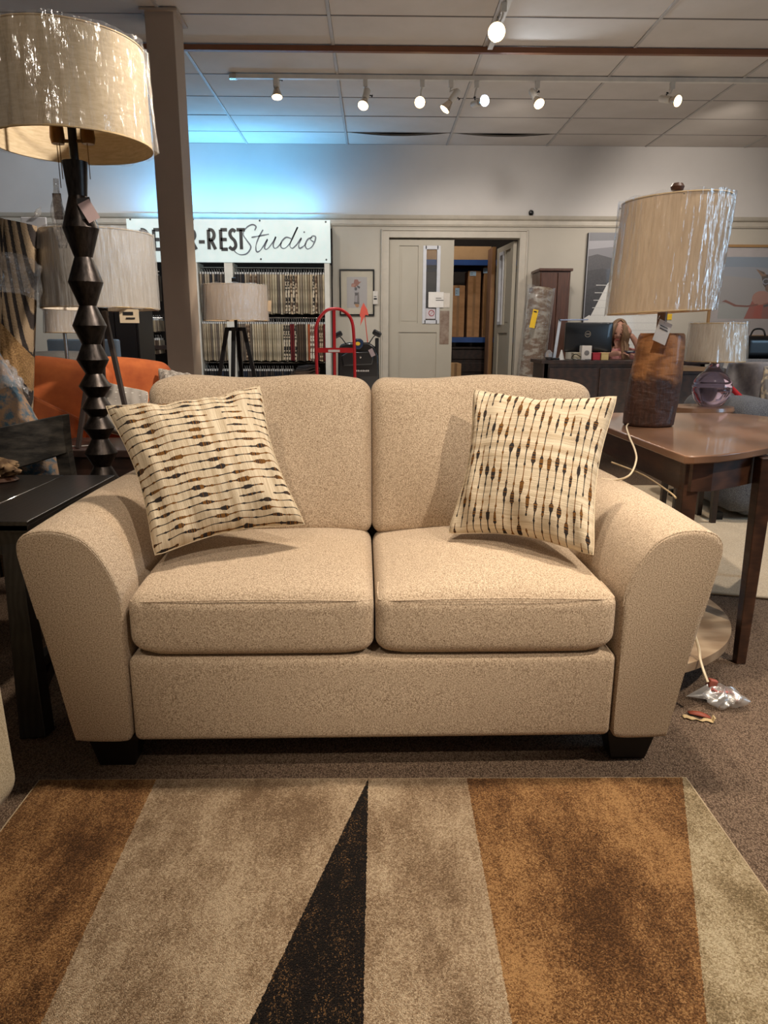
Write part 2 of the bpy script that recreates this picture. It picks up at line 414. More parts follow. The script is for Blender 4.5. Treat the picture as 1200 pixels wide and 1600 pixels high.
def make_door(name, M, label, mirrored):
    """leaf 0..w in local x, hinge at 0, front face at y=0"""
    root = thing(name, label, None); root['kind'] = 'structure'; root.matrix_basis = M
    w = .82; h = DZ-.02; t = .045
    wx0, wx1, wz0, wz1 = .46, .62, 1.33, 2.22     # glazed strip
    lp = (.13, .37)                                # left panel
    mb = MB()
    # stiles and rails leave the panels recessed
    mb.box(0, lp[0], 0, t, 0.01, h); mb.box(lp[1], wx0, 0, t, 1.30, 2.25); mb.box(wx1, w, 0, t, .01, h)
    mb.box(lp[0], wx1, 0, t, 2.25, h); mb.box(lp[0], wx1, 0, t, 1.19, 1.30); mb.box(lp[0], wx1, 0, t, .01, .16)
    mb.box(wx0, wx1, 0, t, wz1, 2.25); mb.box(wx0, wx1, 0, t, 1.30, wz0)
    leaf = mb.build('leaf', DOORP, root, smooth=0, weld=False)
    for q in ((lp[0], lp[1], 1.30, 2.25), (lp[0], wx1, .16, 1.19)):
        mb = MB(); mb.box(q[0], q[1], .016, t-.016, q[2], q[3]); mb.box(q[0]+.03, q[1]-.03, .010, t-.010, q[2]+.03, q[3]-.03); mb.build('door_panel', DOORP, root, smooth=0, weld=False)
    fr = MB()
    for a, b, c, d in ((wx0-.03, wx0+.012, wz0-.03, wz1+.03), (wx1-.012, wx1+.03, wz0-.03, wz1+.03), (wx0, wx1, wz0-.03, wz0+.012), (wx0, wx1, wz1-.012, wz1+.03)):
        fr.box(a, b, -.012, t+.012, c, d)
    f = tag(fr.build('glazing_frame', mat('white_glazing_frame', (206, 208, 214), .5), root, smooth=0), 'white frame of the narrow door window')
    g = MB(); g.box(wx0, wx1, t/2-.003, t/2+.003, wz0, wz1); g.build('pane', GLASS, f, smooth=0)
    pp = MB(); pp.box(w-.16, w-.04, -.004, 0, 1.04, 1.46); pp.build('push_plate', mat('worn_steel_plate', (176, 160, 146), .35, .8, c2=(140, 118, 104), scale=9), root, smooth=0)
    return root
d1 = make_door('door_1', Matrix.Translation((DX0+.003, YW+.02, 0)), 'closed left leaf of the greige stockroom doors with narrow window', False)
# paper notices taped on door_1
pn = MB(); pn.box(.505, .70, -.020, -.018, 1.50, 1.69)
npz = pn.build('paper_notice', PAPER, d1, smooth=0)
pn = MB(); pn.box(.70, .78, -.008, -.006, 1.50, 1.68); pn.build('curled_notice', mat('see_through_paper', (214, 206, 194), .6), d1, smooth=0)
for k, (a, wd_) in enumerate(((1.61, .07), (1.585, .10))): 
    pn = MB(); pn.box(.60, .60+wd_, -.0215, -.0202, a, a+.008); pn.build('printed_line', INK, npz, smooth=0)
pn = MB(); pn.box(.475, .60, .010, .012, 1.36, 1.49)
ns = pn.build('window_sticker', mat('sticker_white', (206, 200, 204), .5), d1, smooth=0)
pn = MB()
pn.tube([(.55+.035*cos(a), .008, 1.43+.035*sin(a)) for a in [k*PI/8 for k in range(16)]], .004, 6, True)
pn.beam((.525, .008, 1.405), (.575, .008, 1.455), .006, .003)
pn.build('prohibition_ring', mat('sign_red', (176, 40, 50), .5), ns, smooth=0)
ang = math.radians(108)
d2 = make_door('door_2', Matrix.Translation((DX1-.01, YW+.11, 0)) @ Matrix.Rotation(PI-math.radians(85), 4, 'Z') @ Matrix.Scale(1, 4, (1, 0, 0)), 'open right leaf of the greige doors swung into the stockroom', True)
# ------------------------------------------------------------------ stockroom behind the doors
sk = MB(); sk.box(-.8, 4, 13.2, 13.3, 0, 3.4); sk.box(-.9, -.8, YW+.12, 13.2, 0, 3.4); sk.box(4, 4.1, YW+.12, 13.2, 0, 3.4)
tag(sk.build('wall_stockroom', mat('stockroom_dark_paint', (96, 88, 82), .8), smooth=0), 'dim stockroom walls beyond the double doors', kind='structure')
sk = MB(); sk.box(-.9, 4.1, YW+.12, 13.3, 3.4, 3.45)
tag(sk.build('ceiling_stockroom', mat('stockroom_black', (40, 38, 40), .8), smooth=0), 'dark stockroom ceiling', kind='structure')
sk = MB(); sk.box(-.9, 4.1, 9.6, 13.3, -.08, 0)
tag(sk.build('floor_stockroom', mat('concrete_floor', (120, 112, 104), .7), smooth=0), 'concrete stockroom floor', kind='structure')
area('stockroom_lamp', (1.1, 10.4, 3.3), (1.3, 11.8, 1.0), .5, 16, (1, .9, .8))
BLUE = mat('blue_rack_paint', (30, 74, 140), .5)
rack = thing('pallet_rack', 'blue steel pallet rack in the stockroom seen through the doorway', 'rack', (1.2, 12.1, 0))
for z in (W(740, 530, 11.5).z, W(740, 409, 11.5).z):
    mb = MB(); mb.box(-1.1, 1.5, -.6, -.54, z-.05, z+.03); mb.box(-1.1, 1.5, .5, .56, z-.05, z+.03); mb.build('rack_beam', BLUE, rack, smooth=0)
    mb = MB(); mb.box(-1.1, 1.5, -.54, .5, z+.0, z+.02); mb.build('shelf_deck', mat('rack_deck', (88, 76, 66), .7), rack, smooth=0)
for x in (-1.15, 1.5):
    for yy in (-.6, .5):
        mb = MB(); mb.box(x, x+.07, yy, yy+.07, 0, 3.0); mb.build('rack_post', BLUE, rack, smooth=0)
CARD = mat('brown_cardboard', (186, 140, 96), .8, c2=(162, 118, 78), scale=3, stretch=(1, 1, 3))
CARD2 = mat('pale_cardboard', (206, 166, 120), .8, c2=(190, 150, 104), scale=3)
CARD3 = mat('darker_cardboard', (150, 112, 84), .8, c2=(128, 92, 66), scale=3)  # a darker brown of the same board
TAPE = mat('packing_tape', (150, 112, 72), .3)
def carton(px0, px1, py0, py1, y, depth, m, label, lab=None, z0=None, group=None):
    a = W(px0, py1, y); b = W(px1, py0, y); z = a.z if z0 is None else z0
    t = thing('cardboard_box', label, 'box', ((a.x+b.x)/2, y+depth/2, z), 0, group)
    w = abs(b.x-a.x)/2; h = b.z-z
    mb = MB(); mb.box(-w, w, -depth/2, depth/2, 0, h); mb.build('carton', m, t, bevel=.006, smooth=0)
    mb = MB(); mb.box(-.02, .02, -depth/2-.003, -depth/2+.02, h*.02, h+.002); mb.build('tape_strip', TAPE, t, smooth=0)
    if lab:
        la = W(lab[0], lab[3], y); lb = W(lab[1], lab[2], y); cx = (a.x+b.x)/2
        mb = MB(); mb.box(la.x-cx, lb.x-cx, -depth/2-.006, -depth/2-.003, la.z-z, lb.z-z)
        l = mb.build('shipping_label', mat('pale_blue_label', (176, 204, 226), .5), t, smooth=0)
        for q in (.3, .6):
            mb = MB(); mb.box(la.x-cx+.01, (la.x+lb.x)/2-cx, -depth/2-.0075, -depth/2-.006, la.z-z+(lb.z-la.z)*q, la.z-z+(lb.z-la.z)*q+.006)
            mb.build('printed_line', INK, l, smooth=0)
    return t
zr = W(740, 530, 11.5).z+.03; zr2 = W(740, 409, 11.5).z+.03
carton(704, 727, 446, 524, 11.6, .5, CARD, 'shorter brown upright box at left on the blue rack shelf', (711, 718, 450, 462), z0=zr)
carton(729, 752, 423, 524, 11.6, .45, CARD, 'tall brown box with blue label in the middle of the rack shelf', (734, 744, 424, 431), z0=zr)
carton(753, 764, 417, 524, 11.6, .5, CARD, 'tall narrow brown box at the right end of the rack shelf', (755, 762, 419, 427), z0=zr)
carton(640, 768, 385, 403, 11.6, .5, CARD2, 'long pale box lying on the topmost rack shelf', None, z0=zr2)
carton(761, 776, 386, 590, 10.75, .35, CARD3, 'very tall brown box standing on the floor beside the open door', None, z0=0)
carton(702, 721, 568, 620, 10.9, .5, CARD2, 'low open brown box on the stockroom floor inside the doorway', None, z0=0)
t = thing('storage_chest', 'dark brown chest under the blue rack shelf', 'chest', (W(745, 560, 11.6).x, 11.9, 0))
zt = W(745, 545, 11.6).z
mb = MB(); mb.box(-.45, .3, -.3, .3, .04, zt); mb.build('chest_body', DARKW, t, smooth=0, bevel=.005)
for k in range(3):
    mb = MB(); mb.box(-.40, .26, -.325, -.3, zt-.16-k*.2, zt-.02-k*.2); mb.build('drawer', DARKW, t, smooth=0, bevel=.004)
mb = MB(); mb.box(-.48, .33, -.34, .32, zt, zt+.03); mb.build('chest_top', DARKW, t, smooth=0)

# ------------------------------------------------------------------ pillar, raceway, tracks, spotlights
PIL = mat('pillar_paint', (176, 158, 140), .65, c2=(170, 152, 134), scale=2)
pl = MB(); pl.box(-1.66, -1.452, 5.84, 6.10, 0, CZ+.01)
pillar = tag(pl.build('pillar', PIL, smooth=0, bevel=.004), 'square taupe painted pillar in front of the shop sign', kind='structure')
mb = MB(); mb.box(-1.69, -1.42, 5.81, 6.13, CZ-.02, CZ-.004); mb.build('pillar_collar', PIL, pillar, smooth=0)
mb = MB(); mb.box(-5.5, 5.8, 6.46, 6.50, CZ-.045, CZ-.004)
t = tag(mb.build('ceiling_batten', mat('brown_batten', (128, 80, 50), .5), smooth=0), 'long brown wooden batten running across the ceiling tiles', 'batten')
mb = MB(); x0 = W(362, 118, 7.13).x; mb.box(x0, 5.7, 7.11, 7.15, CZ-.04, CZ-.005)
t = thing('light_track', 'long white lighting track across the ceiling holding seven spotlights', 'track', (x0, 7.13, CZ-.04))
mb.build('rail', WHITEP, t, world=True, smooth=0)
mb = MB(); mb.box(x0-.02, x0+.04, 7.105, 7.155, CZ-.044, CZ-.004); mb.build('end_cap', CHROME, t, world=True, smooth=0)
t = thing('light_track', 'short white lighting track running toward the viewer near the brown batten', 'track', (.92, 5.9, CZ-.04))
mb = MB(); mb.box(.90, .94, 4.6, 6.42, CZ-.04, CZ-.005); mb.build('rail', WHITEP, t, world=True, smooth=0)
def bulbmat(name, c, s):
    n = NT(name); e = n.n('ShaderNodeEmission', {0: lin(c), 1: s}); n.link(e.outputs[0], n.out.inputs[0]); return n.m
BULBW = bulbmat('warm_bulb_face', (255, 222, 168), 7); BULBC = bulbmat('cool_bulb_face', (214, 232, 255), 7)
BULBD = mat('mirror_bulb_glass', (214, 200, 184), .15, .9)
def spot_head(px, py, ytrack, bpx, bpy_, yb, aim, m, lm, label, energy, r=.047, angle=70, lcol=WARM):
    top = W(px, py, ytrack); top.z = CZ-.04
    b = W(bpx, bpy_, yb); d = Vector(aim).normalized()
    t = thing('track_spotlight', label, 'spotlight', top, 0, 'spotlights on the ceiling tracks')
    mb = MB(); mb.box(top.x-.02, top.x+.02, top.y-.02, top.y+.02, top.z-.06, top.z); mb.build('mount', WHITEP, t, world=True, smooth=0, bevel=.003)
    tail = b - d*.21
    mb = MB(); mb.tube([top-Vector((0, 0, .055)), top-Vector((.01, 0, .09)), (tail+top)*.5-Vector((0, 0, .03)), tail+d*.05], .008, 6)
    mb.build('arm', WHITEP, t, world=True)
    Q = d.to_track_quat('Z', 'Y').to_matrix().to_4x4()
    mb = MB(); mb.lathe([(.026, 0), (.030, .01), (.030, .11), (.027, .12)], tail, 20, Q); mb.build('lamp_holder', WHITEP, t, world=True)
    mb = MB(); mb.lathe([(.016, .10), (.024, .125), (r*.8, .165), (r*1.02, .195), (r, .203)], tail, 24, Q, caps=False); mb.build('reflector_bulb', BULBD, t, world=True)
    mb = MB(); mb.lathe([(r*.97, .198), (r*.96, .206), (r*.6, .214), (.0001, .217)], tail, 24, Q, caps=False); bf = mb.build('bulb_face', m, t, world=True)
    side = d.cross(Vector((0, 1, 0.2))).normalized()
    mb = MB(); mb.tube([tail+d*.05, tail+d*.05+side*.045], .005, 6); mb.lathe([(.003, 0), (.012, .004), (.012, .010), (.003, .014)], tail+d*.05+side*.045, 8, side.to_track_quat('Z', 'Y').to_matrix().to_4x4()); mb.build('thumb_screw', BLACKM, t, world=True)
    if energy:
        l = bpy.data.lights.new('spot_beam', 'SPOT'); l.energy = energy; l.color = lcol; l.spot_size = math.radians(angle); l.spot_blend = .6; l.shadow_soft_size = .04
        o = bpy.data.objects.new('spot_beam', l); COL.objects.link(o); o.parent = t
        o.matrix_basis = t.matrix_basis.inverted() @ (Matrix.Translation(b+d*.03) @ (-d).to_track_quat('Z', 'Y').to_matrix().to_4x4())
    return t
spot_head(431, 120, 7.13, 433, 153, 7.13, (.05, -.25, -1), BULBW, 0, 'leftmost spotlight on the track, pointing straight down', 40)
spot_head(571, 123, 7.13, 567, 166, 7.0, (-.25, -.75, -1), BULBW, 0, 'second spotlight from the left, tilted toward the loveseat', 60)
spot_head(660, 124, 7.13, 656, 160, 6.95, (-.05, -1, -.35), BULBW, 0, 'warm spotlight glaring straight out, left of the sideways one', 40)
spot_head(705, 125, 7.13, 694, 172, 7.1, (-.75, -.1, -1), BULBW, 0, 'spotlight seen side on, pointing down and left', 60)
spot_head(745, 125, 7.13, 758, 157, 6.98, (.45, -1, -.1), BULBC, 0, 'cool bluish white spotlight facing forward beside the sideways one', 40, lcol=(.8, .9, 1))
spot_head(840, 126, 7.13, 843, 163, 7.0, (.25, -.7, -.75), BULBW, 0, 'spotlight in the middle of the right half, tilted down', 50)
spot_head(1051, 128, 7.13, 1060, 158, 6.98, (.5, -.85, -.35), BULBW, 0, 'rightmost spotlight on the long track, turned to the right', 60)
spot_head(787, 10, 5.6, 776, 50, 5.3, (-.12, -1, -.35), BULBW, 0, 'large glaring spotlight on the short track at the top', 60, r=.058)
# added spots without fixtures, brightening the back wall and doors
spot('wall_wash', (-4.2, 7.0, 3.2), (-3.6, 9.5, 2.4), 75, (.92, .95, 1.0), 90, .8, .06)
spot('wall_wash', (3.6, 7.3, 3.2), (3.9, 9.5, 2.5), 75, WARM2, 80, .8, .06)
spot('wall_wash', (1.4, 7.3, 3.2), (1.4, 9.5, 2.6), 30, WARM2, 80, .8, .06)
for x, e in ((-3.2, 40), (-1.0, 40), (1.0, 45), (3.2, 50)):
    spot('wall_wash', (x, 7.4, 3.2), (x+.2, 9.5, 1.5), e, WARM2, 75, .7, .06)
mb = MB()
c = W(829, 333, 9.5); t = thing('security_camera', 'tiny black camera fixed on the wall above the door trim', 'camera', (c.x, YW-.03, c.z))
mb.lathe([(.03, -.01), (.032, .01), (.02, .03), (.001, .036)], (0, 0, 0), 14, Matrix.Rotation(PI/2, 4, 'X')); mb.build('housing', BLACKM, t)
mb = MB(); mb.box(-.02, .02, 0, .03, -.02, .02); mb.build('bracket', BLACKM, t, smooth=0)

# ------------------------------------------------------------------ loveseat
FY = 1.672
def make_loveseat():
    yaw = math.radians(.9)
    t = thing('loveseat', 'beige chenille two-seat loveseat with flared arms and two loose back cushions', 'sofa', (0, FY, 0), yaw)
    D = .93
    outer = [(-.629, .14), (-.628, .30), (-.627, .47), (-.634, .52), (-.655, .572), (-.682, .616), (-.712, .645), (-.750, .662), (-.795, .667), (-.838, .660), (-.860, .642), (-.866, .618), (-.862, .58), (-.838, .44), (-.806, .27), (-.778, .115), (-.766, .098), (-.70, .094), (-.65, .095), (-.634, .104)]
    for s in (-1, 1):
        poly = [(x*-s if s == 1 else x, z) for x, z in outer]
        dz = -.006 if s == 1 else 0
        cx = sum(p[0] for p in poly)/len(poly); cz = sum(p[1] for p in poly)/len(poly)
        P = spline([(p[0], p[1]+dz, 0) for p in poly], 3, True)
        stations = [(0.0, .93), (0.0, .975), (.004, .990), (.012, 1.0), (.1, 1.0), (.3, 1.003), (.5, 1.003), (.75, 1.0), (D-.03, 1.0), (D-.005, .985), (D, .96)]
        mb = MB(); vs = []
        for yy, k in stations:
            for p in P:
                bul = .010*sin(PI*min(1, yy/D)) if yy > .02 else 0
                dx, dzz = p.x-cx, p.y-cz
                L = math.hypot(dx, dzz)
                q = (k if k < 1 else 1)
                # inset measured in metres so that the edge stays even
                ins = (1-q)*.25
                vs.append(Vector((cx+dx*(1-ins/L) + (dx/L)*bul, yy, cz+dzz*(1-ins/L)+(dzz/L)*bul*.6)))
        n = len(P); fs = []
        for j in range(len(stations)-1):
            for i in range(n): fs.append((j*n+i, j*n+(i+1) % n, (j+1)*n+(i+1) % n, (j+1)*n+i))
        fs += [tuple(range(n-1, -1, -1)), tuple((len(stations)-1)*n+k for k in range(n))]
        mb.add(vs, fs); arm = mb.build('arm', SOFA, t, smooth=50)
        w = MB(); pts = []
        for p in P:
            dx, dzz = p.x-cx, p.y-cz; L = math.hypot(dx, dzz)
            if p.y > .42: pts.append(Vector((cx+dx*(1-.004/L), .006, cz+dzz*(1-.004/L))))
        # rotate list so that it is continuous
        pts.sort(key=lambda q: math.atan2(q.z-.30, (q.x-cx)*(1 if s == -1 else -1)))
        w.tube(pts, .0048, 6); w.build('welt', SOFA, arm)
    # front rail
    mb = puff(.626, .06, .118, .02, n=12, front=.006); o = mb.build('front_rail', SOFA, t, smooth=60); o.location = (0, .062, .212)
    mb = MB(); mb.box(-.63, .63, .1, .9, .14, .33); mb.build('seat_deck', SOFA, t, smooth=0)
    # back frame
    def bf(w, a, b, c):
        w.y += .10*(c+1)/2; return w
    mb = puff(.80, .07, .39, .05, fn=bf, back=.01); o = mb.build('back_frame', SOFA, t, smooth=60); o.location = (0, .84, .53)
    # seat cushions
    for s in (-1, 1):
        def fn(w, a, b, c, s=s):
            # round lower front corners outward side
            if b < 0 and c < 0: w.y += .012*(-c)**4
            if c < 0 and abs(a) > .72: w.z += .034*((abs(a)-.72)/.28)**2.2*(-c)*(1 if a*s > 0 else .55)
            w.z += .010*(1 if c > 0 else .5)*math.sin(3*a+1.2*s)*(1-b*b)*max(0, c)
            return w
        mb = puff(.307, .325, .082, .032, top=.050, bot=0, front=.010, n=14, fn=fn)
        o = mb.build('seat_cushion', SOFA, t, smooth=60); o.location = (s*.309, .320, .412)
        w = MB(); z = .072; pts = [(-.298, -.20, z+.004), (-.300, -.284, z-.001), (-.282, -.317, z-.002), (-.15, -.334, z+.006), (0, -.337, z+.009), (.15, -.334, z+.006), (.282, -.317, z-.002), (.300, -.284, z-.001), (.298, -.2, z+.004)]
        w.tube(spline(pts, 4), .0022, 6); w.build('welt', SOFA, o)
    # back cushions
    for s in (-1, 1):
        def fn(w, a, b, c, s=s):
            # wider toward the top (ears over the arms), top edge crowned, leaning back
            out = (a*s+1)/2
            k = max(0, (c+.1))/1.1
            w.x += s*.135*(k**.7)*out
            w.z += (-.030*(max(0, a*s-.70)/.30)**2 - .008*(max(0, -a*s-.80)/.20)**2)*(1 if c > 0 else 0)
            w.z += .006*sin(5*a+s)*(c > 0)*c
            if b < 0 and abs(a) < 1: w.y -= .030*max(0, 1-c*c)*(1-a*a)**.5
            w.y += .02*sin(4*a+2*c)*(1-a*a)*(.4 if b < 0 else 0)
            w.y += .085*(c+1)/2*1.7
            return w
        mb = puff(.3075, .085, .245, .040, top=.010, front=.022, back=.0, n=18, fn=fn)
        o = mb.build('back_cushion', SOFA, t, smooth=70); o.location = (s*.307, .645, .738)
    FOOT = mat('black_foot', (20, 17, 16), .4)
    for x in (-.69, .695):
        for yy in (.075, .84):
            mb = MB(); mb.lathe([(.062, .096), (.062, .085), (.044, 0)], (0, 0, 0), 4, Matrix.Scale(1.5, 4, (1, 0, 0)) @ Matrix.Rotation(PI/4, 4, 'Z')); o = mb.build('foot', FOOT, t, smooth=0, bevel=.003); o.location = (x, yy, 0)
    return t
loveseat = make_loveseat()

# ------------------------------------------------------------------ throw pillows
def ikat(name, swap):
    n = NT(name); uv = n.n('ShaderNodeTexCoord').outputs['UV']
    sp = n.n('ShaderNodeSeparateXYZ', {0: uv}); u, v = (sp.outputs[0], sp.outputs[1]) if not swap else (sp.outputs[1], sp.outputs[0])
    rows = 20.0
    wob = n.n('ShaderNodeTexNoise', {'W': n.math('MULTIPLY', u, 3.0), 'Scale': 1.0}, noise_dimensions='1D').outputs[0]
    vv = n.math('ADD', n.math('MULTIPLY', v, rows), n.math('MULTIPLY', wob, .5))
    row = n.math('FLOOR', vv); d = n.math('ABSOLUTE', n.math('SUBTRACT', n.math('FRACT', vv), .5))
    off = n.math('MULTIPLY', n.math('FRACT', n.math('MULTIPLY', n.math('SINE', n.math('MULTIPLY', row, 12.9898)), 437.58)), 1.0)
    # spindle beads: period random phase per row
    ph = n.math('ADD', n.math('MULTIPLY', u, 3.7), n.math('MULTIPLY', off, 7.0))
    fr0 = n.math('FRACT', ph); fr = n.math('POWER', fr0, n.math('ADD', .55, n.math('MULTIPLY', off, 1.0))); bead = n.math('SUBTRACT', 1.0, n.math('MULTIPLY', n.math('ABSOLUTE', n.math('SUBTRACT', fr, .5)), 2.0))
    bid = n.math('ADD', n.math('FLOOR', ph), n.math('MULTIPLY', row, 17.0))
    rnd = n.math('FRACT', n.math('MULTIPLY', n.math('SINE', n.math('MULTIPLY', bid, 78.233)), 143.7))
    rnd2 = n.math('FRACT', n.math('MULTIPLY', n.math('SINE', n.math('MULTIPLY', bid, 41.7)), 91.3))
    plat = n.n('ShaderNodeMapRange', {0: n.math('ADD', bead, n.math('MULTIPLY', rnd, .10)), 1: .78, 2: .86}).outputs[0]
    sh = n.math('ADD', n.math('MULTIPLY', n.math('POWER', bead, 3.0), .5), n.math('MULTIPLY', plat, .42))
    # small secondary knots
    ph2 = n.math('FRACT', n.math('ADD', n.math('MULTIPLY', u, 9.1), n.math('MULTIPLY', off, 3.0)))
    kn = n.math('POWER', n.math('SUBTRACT', 1.0, n.math('MULTIPLY', n.math('ABSOLUTE', n.math('SUBTRACT', ph2, .5)), 2.0)), 6.0)
    steps = n.math('MULTIPLY', n.math('SUBTRACT', n.math('FRACT', n.math('MULTIPLY', u, 95.0)), .5), .03)
    th = n.math('ADD', n.math('ADD', .055, n.math('MULTIPLY', sh, n.math('ADD', .10, n.math('MULTIPLY', rnd2, .20)))), n.math('ADD', n.math('MULTIPLY', kn, .09), n.math('MULTIPLY', steps, sh)))
    gap = n.math('GREATER_THAN', rnd2, .13)
    brk = n.math('GREATER_THAN', n.math('ADD', bead, gap), .42)
    ink = n.math('MULTIPLY', n.math('LESS_THAN', d, th), brk)
    cn = n.n('ShaderNodeTexNoise', {'W': n.math('ADD', n.math('MULTIPLY', u, 42.0), n.math('MULTIPLY', row, 9.3)), 'Scale': 1.0, 'Detail': 2.0}, noise_dimensions='1D').outputs[0]
    inkc = n.mix(n.math('GREATER_THAN', n.math('ADD', n.math('ADD', n.math('MULTIPLY', rnd, .25), n.math('MULTIPLY', cn, .85)), n.math('ADD', n.math('MULTIPLY', n.math('SUBTRACT', fr, .5), .5), n.math('MULTIPLY', n.math('SINE', n.math('MULTIPLY', u, 420.0)), .10))), .58), lin((52, 47, 46)), lin((116, 80, 42)))
    # slub weave across the lines
    wv = n.n('ShaderNodeTexNoise', {'Vector': n.n('ShaderNodeMapping', {0: uv, 3: ((160, 6, 1) if not swap else (6, 160, 1))}).outputs[0], 'Scale': 1.0, 'Detail': 3.0}).outputs[0]
    wf = n.n('ShaderNodeTexNoise', {'Vector': uv, 'Scale': 260.0, 'Detail': 2.0}).outputs[0]
    band = n.n('ShaderNodeTexNoise', {'W': n.math('MULTIPLY', u, 26.0), 'Scale': 1.0, 'Detail': 1.0}, noise_dimensions='1D').outputs[0]
    base = n.ramp(n.math('ADD', n.math('MULTIPLY', wv, .5), n.math('MULTIPLY', band, .5)), [(.38, lin((186, 169, 144))), (.62, lin((220, 207, 184)))])
    base = n.mix(n.math('MULTIPLY', n.math('SUBTRACT', wf, .35), .6, clamp=True), base, lin((190, 170, 138)))
    n.col(n.mix(ink, base, inkc)); n.b.inputs['Roughness'].default_value = .95; n.b.inputs['Specular IOR Level'].default_value = .1
    n.bump(n.math('ADD', n.math('MULTIPLY', wv, .6), n.math('ADD', n.math('MULTIPLY', band, .5), n.math('MULTIPLY', wf, .5))), .5, .006)
    return n.m
def pillow(name, label, BL, BR, TR, TL, thick, m, sgn=-1, group=None, pinch=.055, dz=None, N=44, cat='pillow', seed=0):
    BL, BR, TR, TL = map(Vector, (BL, BR, TR, TL)); c = (BL+BR+TR+TL)/4; BL, BR, TR, TL = [c+(q-c)*1.035 for q in (BL, BR, TR, TL)]
    t = thing(name, label, cat, c, 0, group)
    nrm = ((BR-BL).cross(TL-BL)).normalized()   # points to viewer when BL,BR,TL wind so
    mb = MB(); uvs = []
    for side in (1, -1):
        vs = []
        for j in range(N+1):
            for i in range(N+1):
                a, b = -1+2*i/N, -1+2*j/N
                u = a*(1-pinch*(1-b*b)*a*a)*1.0; v = b*(1-pinch*(1-a*a)*b*b)
                cr = 1-.065*(abs(a)*abs(b))**5; uu, vv = (u*cr+1)/2, (v*cr+1)/2
                p = BL*(1-uu)*(1-vv)+BR*uu*(1-vv)+TR*uu*vv+TL*(1-uu)*vv
                k = (max(0, 1-abs(a)**2.4)*max(0, 1-abs(b)**2.4))**.52
                wr = (.006*sin(9*a+seed)*sin(7*b+seed*2)+.005*sin(17*a+3*b+seed))*(1-k)*k*4 + .006*k*sin(3*a+2*b+seed)
                p = p + nrm*side*(thick*k+wr) - c
                vs.append(p)
        w = N+1
        mb.add(vs, [(j*w+i, j*w+i+1, (j+1)*w+i+1, (j+1)*w+i) for j in range(N) for i in range(N)])
    # build with UV
    me = bpy.data.meshes.new('cover'); me.from_pydata([tuple(v) for v in mb.v], [], mb.f)
    ul = me.uv_layers.new(name='UVMap'); w = N+1
    for l in me.loops:
        k = l.vertex_index % (w*w); ul.data[l.index].uv = ((k % w)/N, (k//w)/N)
    bm = bmesh.new(); bm.from_mesh(me); bmesh.ops.remove_doubles(bm, verts=bm.verts, dist=1e-6); bmesh.ops.recalc_face_normals(bm, faces=bm.faces); bm.to_mesh(me); bm.free()
    me.materials.append(m); me.shade_smooth()
    o = bpy.data.objects.new('cover', me); COL.objects.link(o); o.parent = t
    # seam cord round the edge
    sm = MB(); pts = []
    for e in range(4):
        for i in range(16):
            q = -1+2*i/16
            a, b = [(q, -1), (1, q), (-q, 1), (-1, -q)][e]
            cr = 1-.065*(abs(a)*abs(b))**5; u = a*(1-pinch*(1-b*b)*a*a)*cr; v = b*(1-pinch*(1-a*a)*b*b)*cr; uu, vv = (u+1)/2, (v+1)/2
            pts.append(BL*(1-uu)*(1-vv)+BR*uu*(1-vv)+TR*uu*vv+TL*(1-uu)*vv-c)
    sm.tube(pts, .0016, 6, True); sm.build('seam', m2 if (m2 := mat('pillow_seam', (216, 200, 172), .9)) else m, t)
    return t
IK1 = ikat('ikat_rows', False); IK2 = ikat('ikat_columns', True)
pillow('throw_pillow', 'cream pillow with dark broken lines running across it, on the left seat', W(240, 872, 1.80), W(480, 822, 1.95), W(408, 600, 2.16), W(160, 632, 2.0), .085, IK1, seed=1, pinch=.16)
pillow('throw_pillow', 'cream pillow with dark broken lines running up it, on the right seat', W(697, 836, 1.99), W(930, 872, 1.80), W(968, 616, 2.03), W(738, 606, 2.20), .085, IK2, seed=2, pinch=.16)

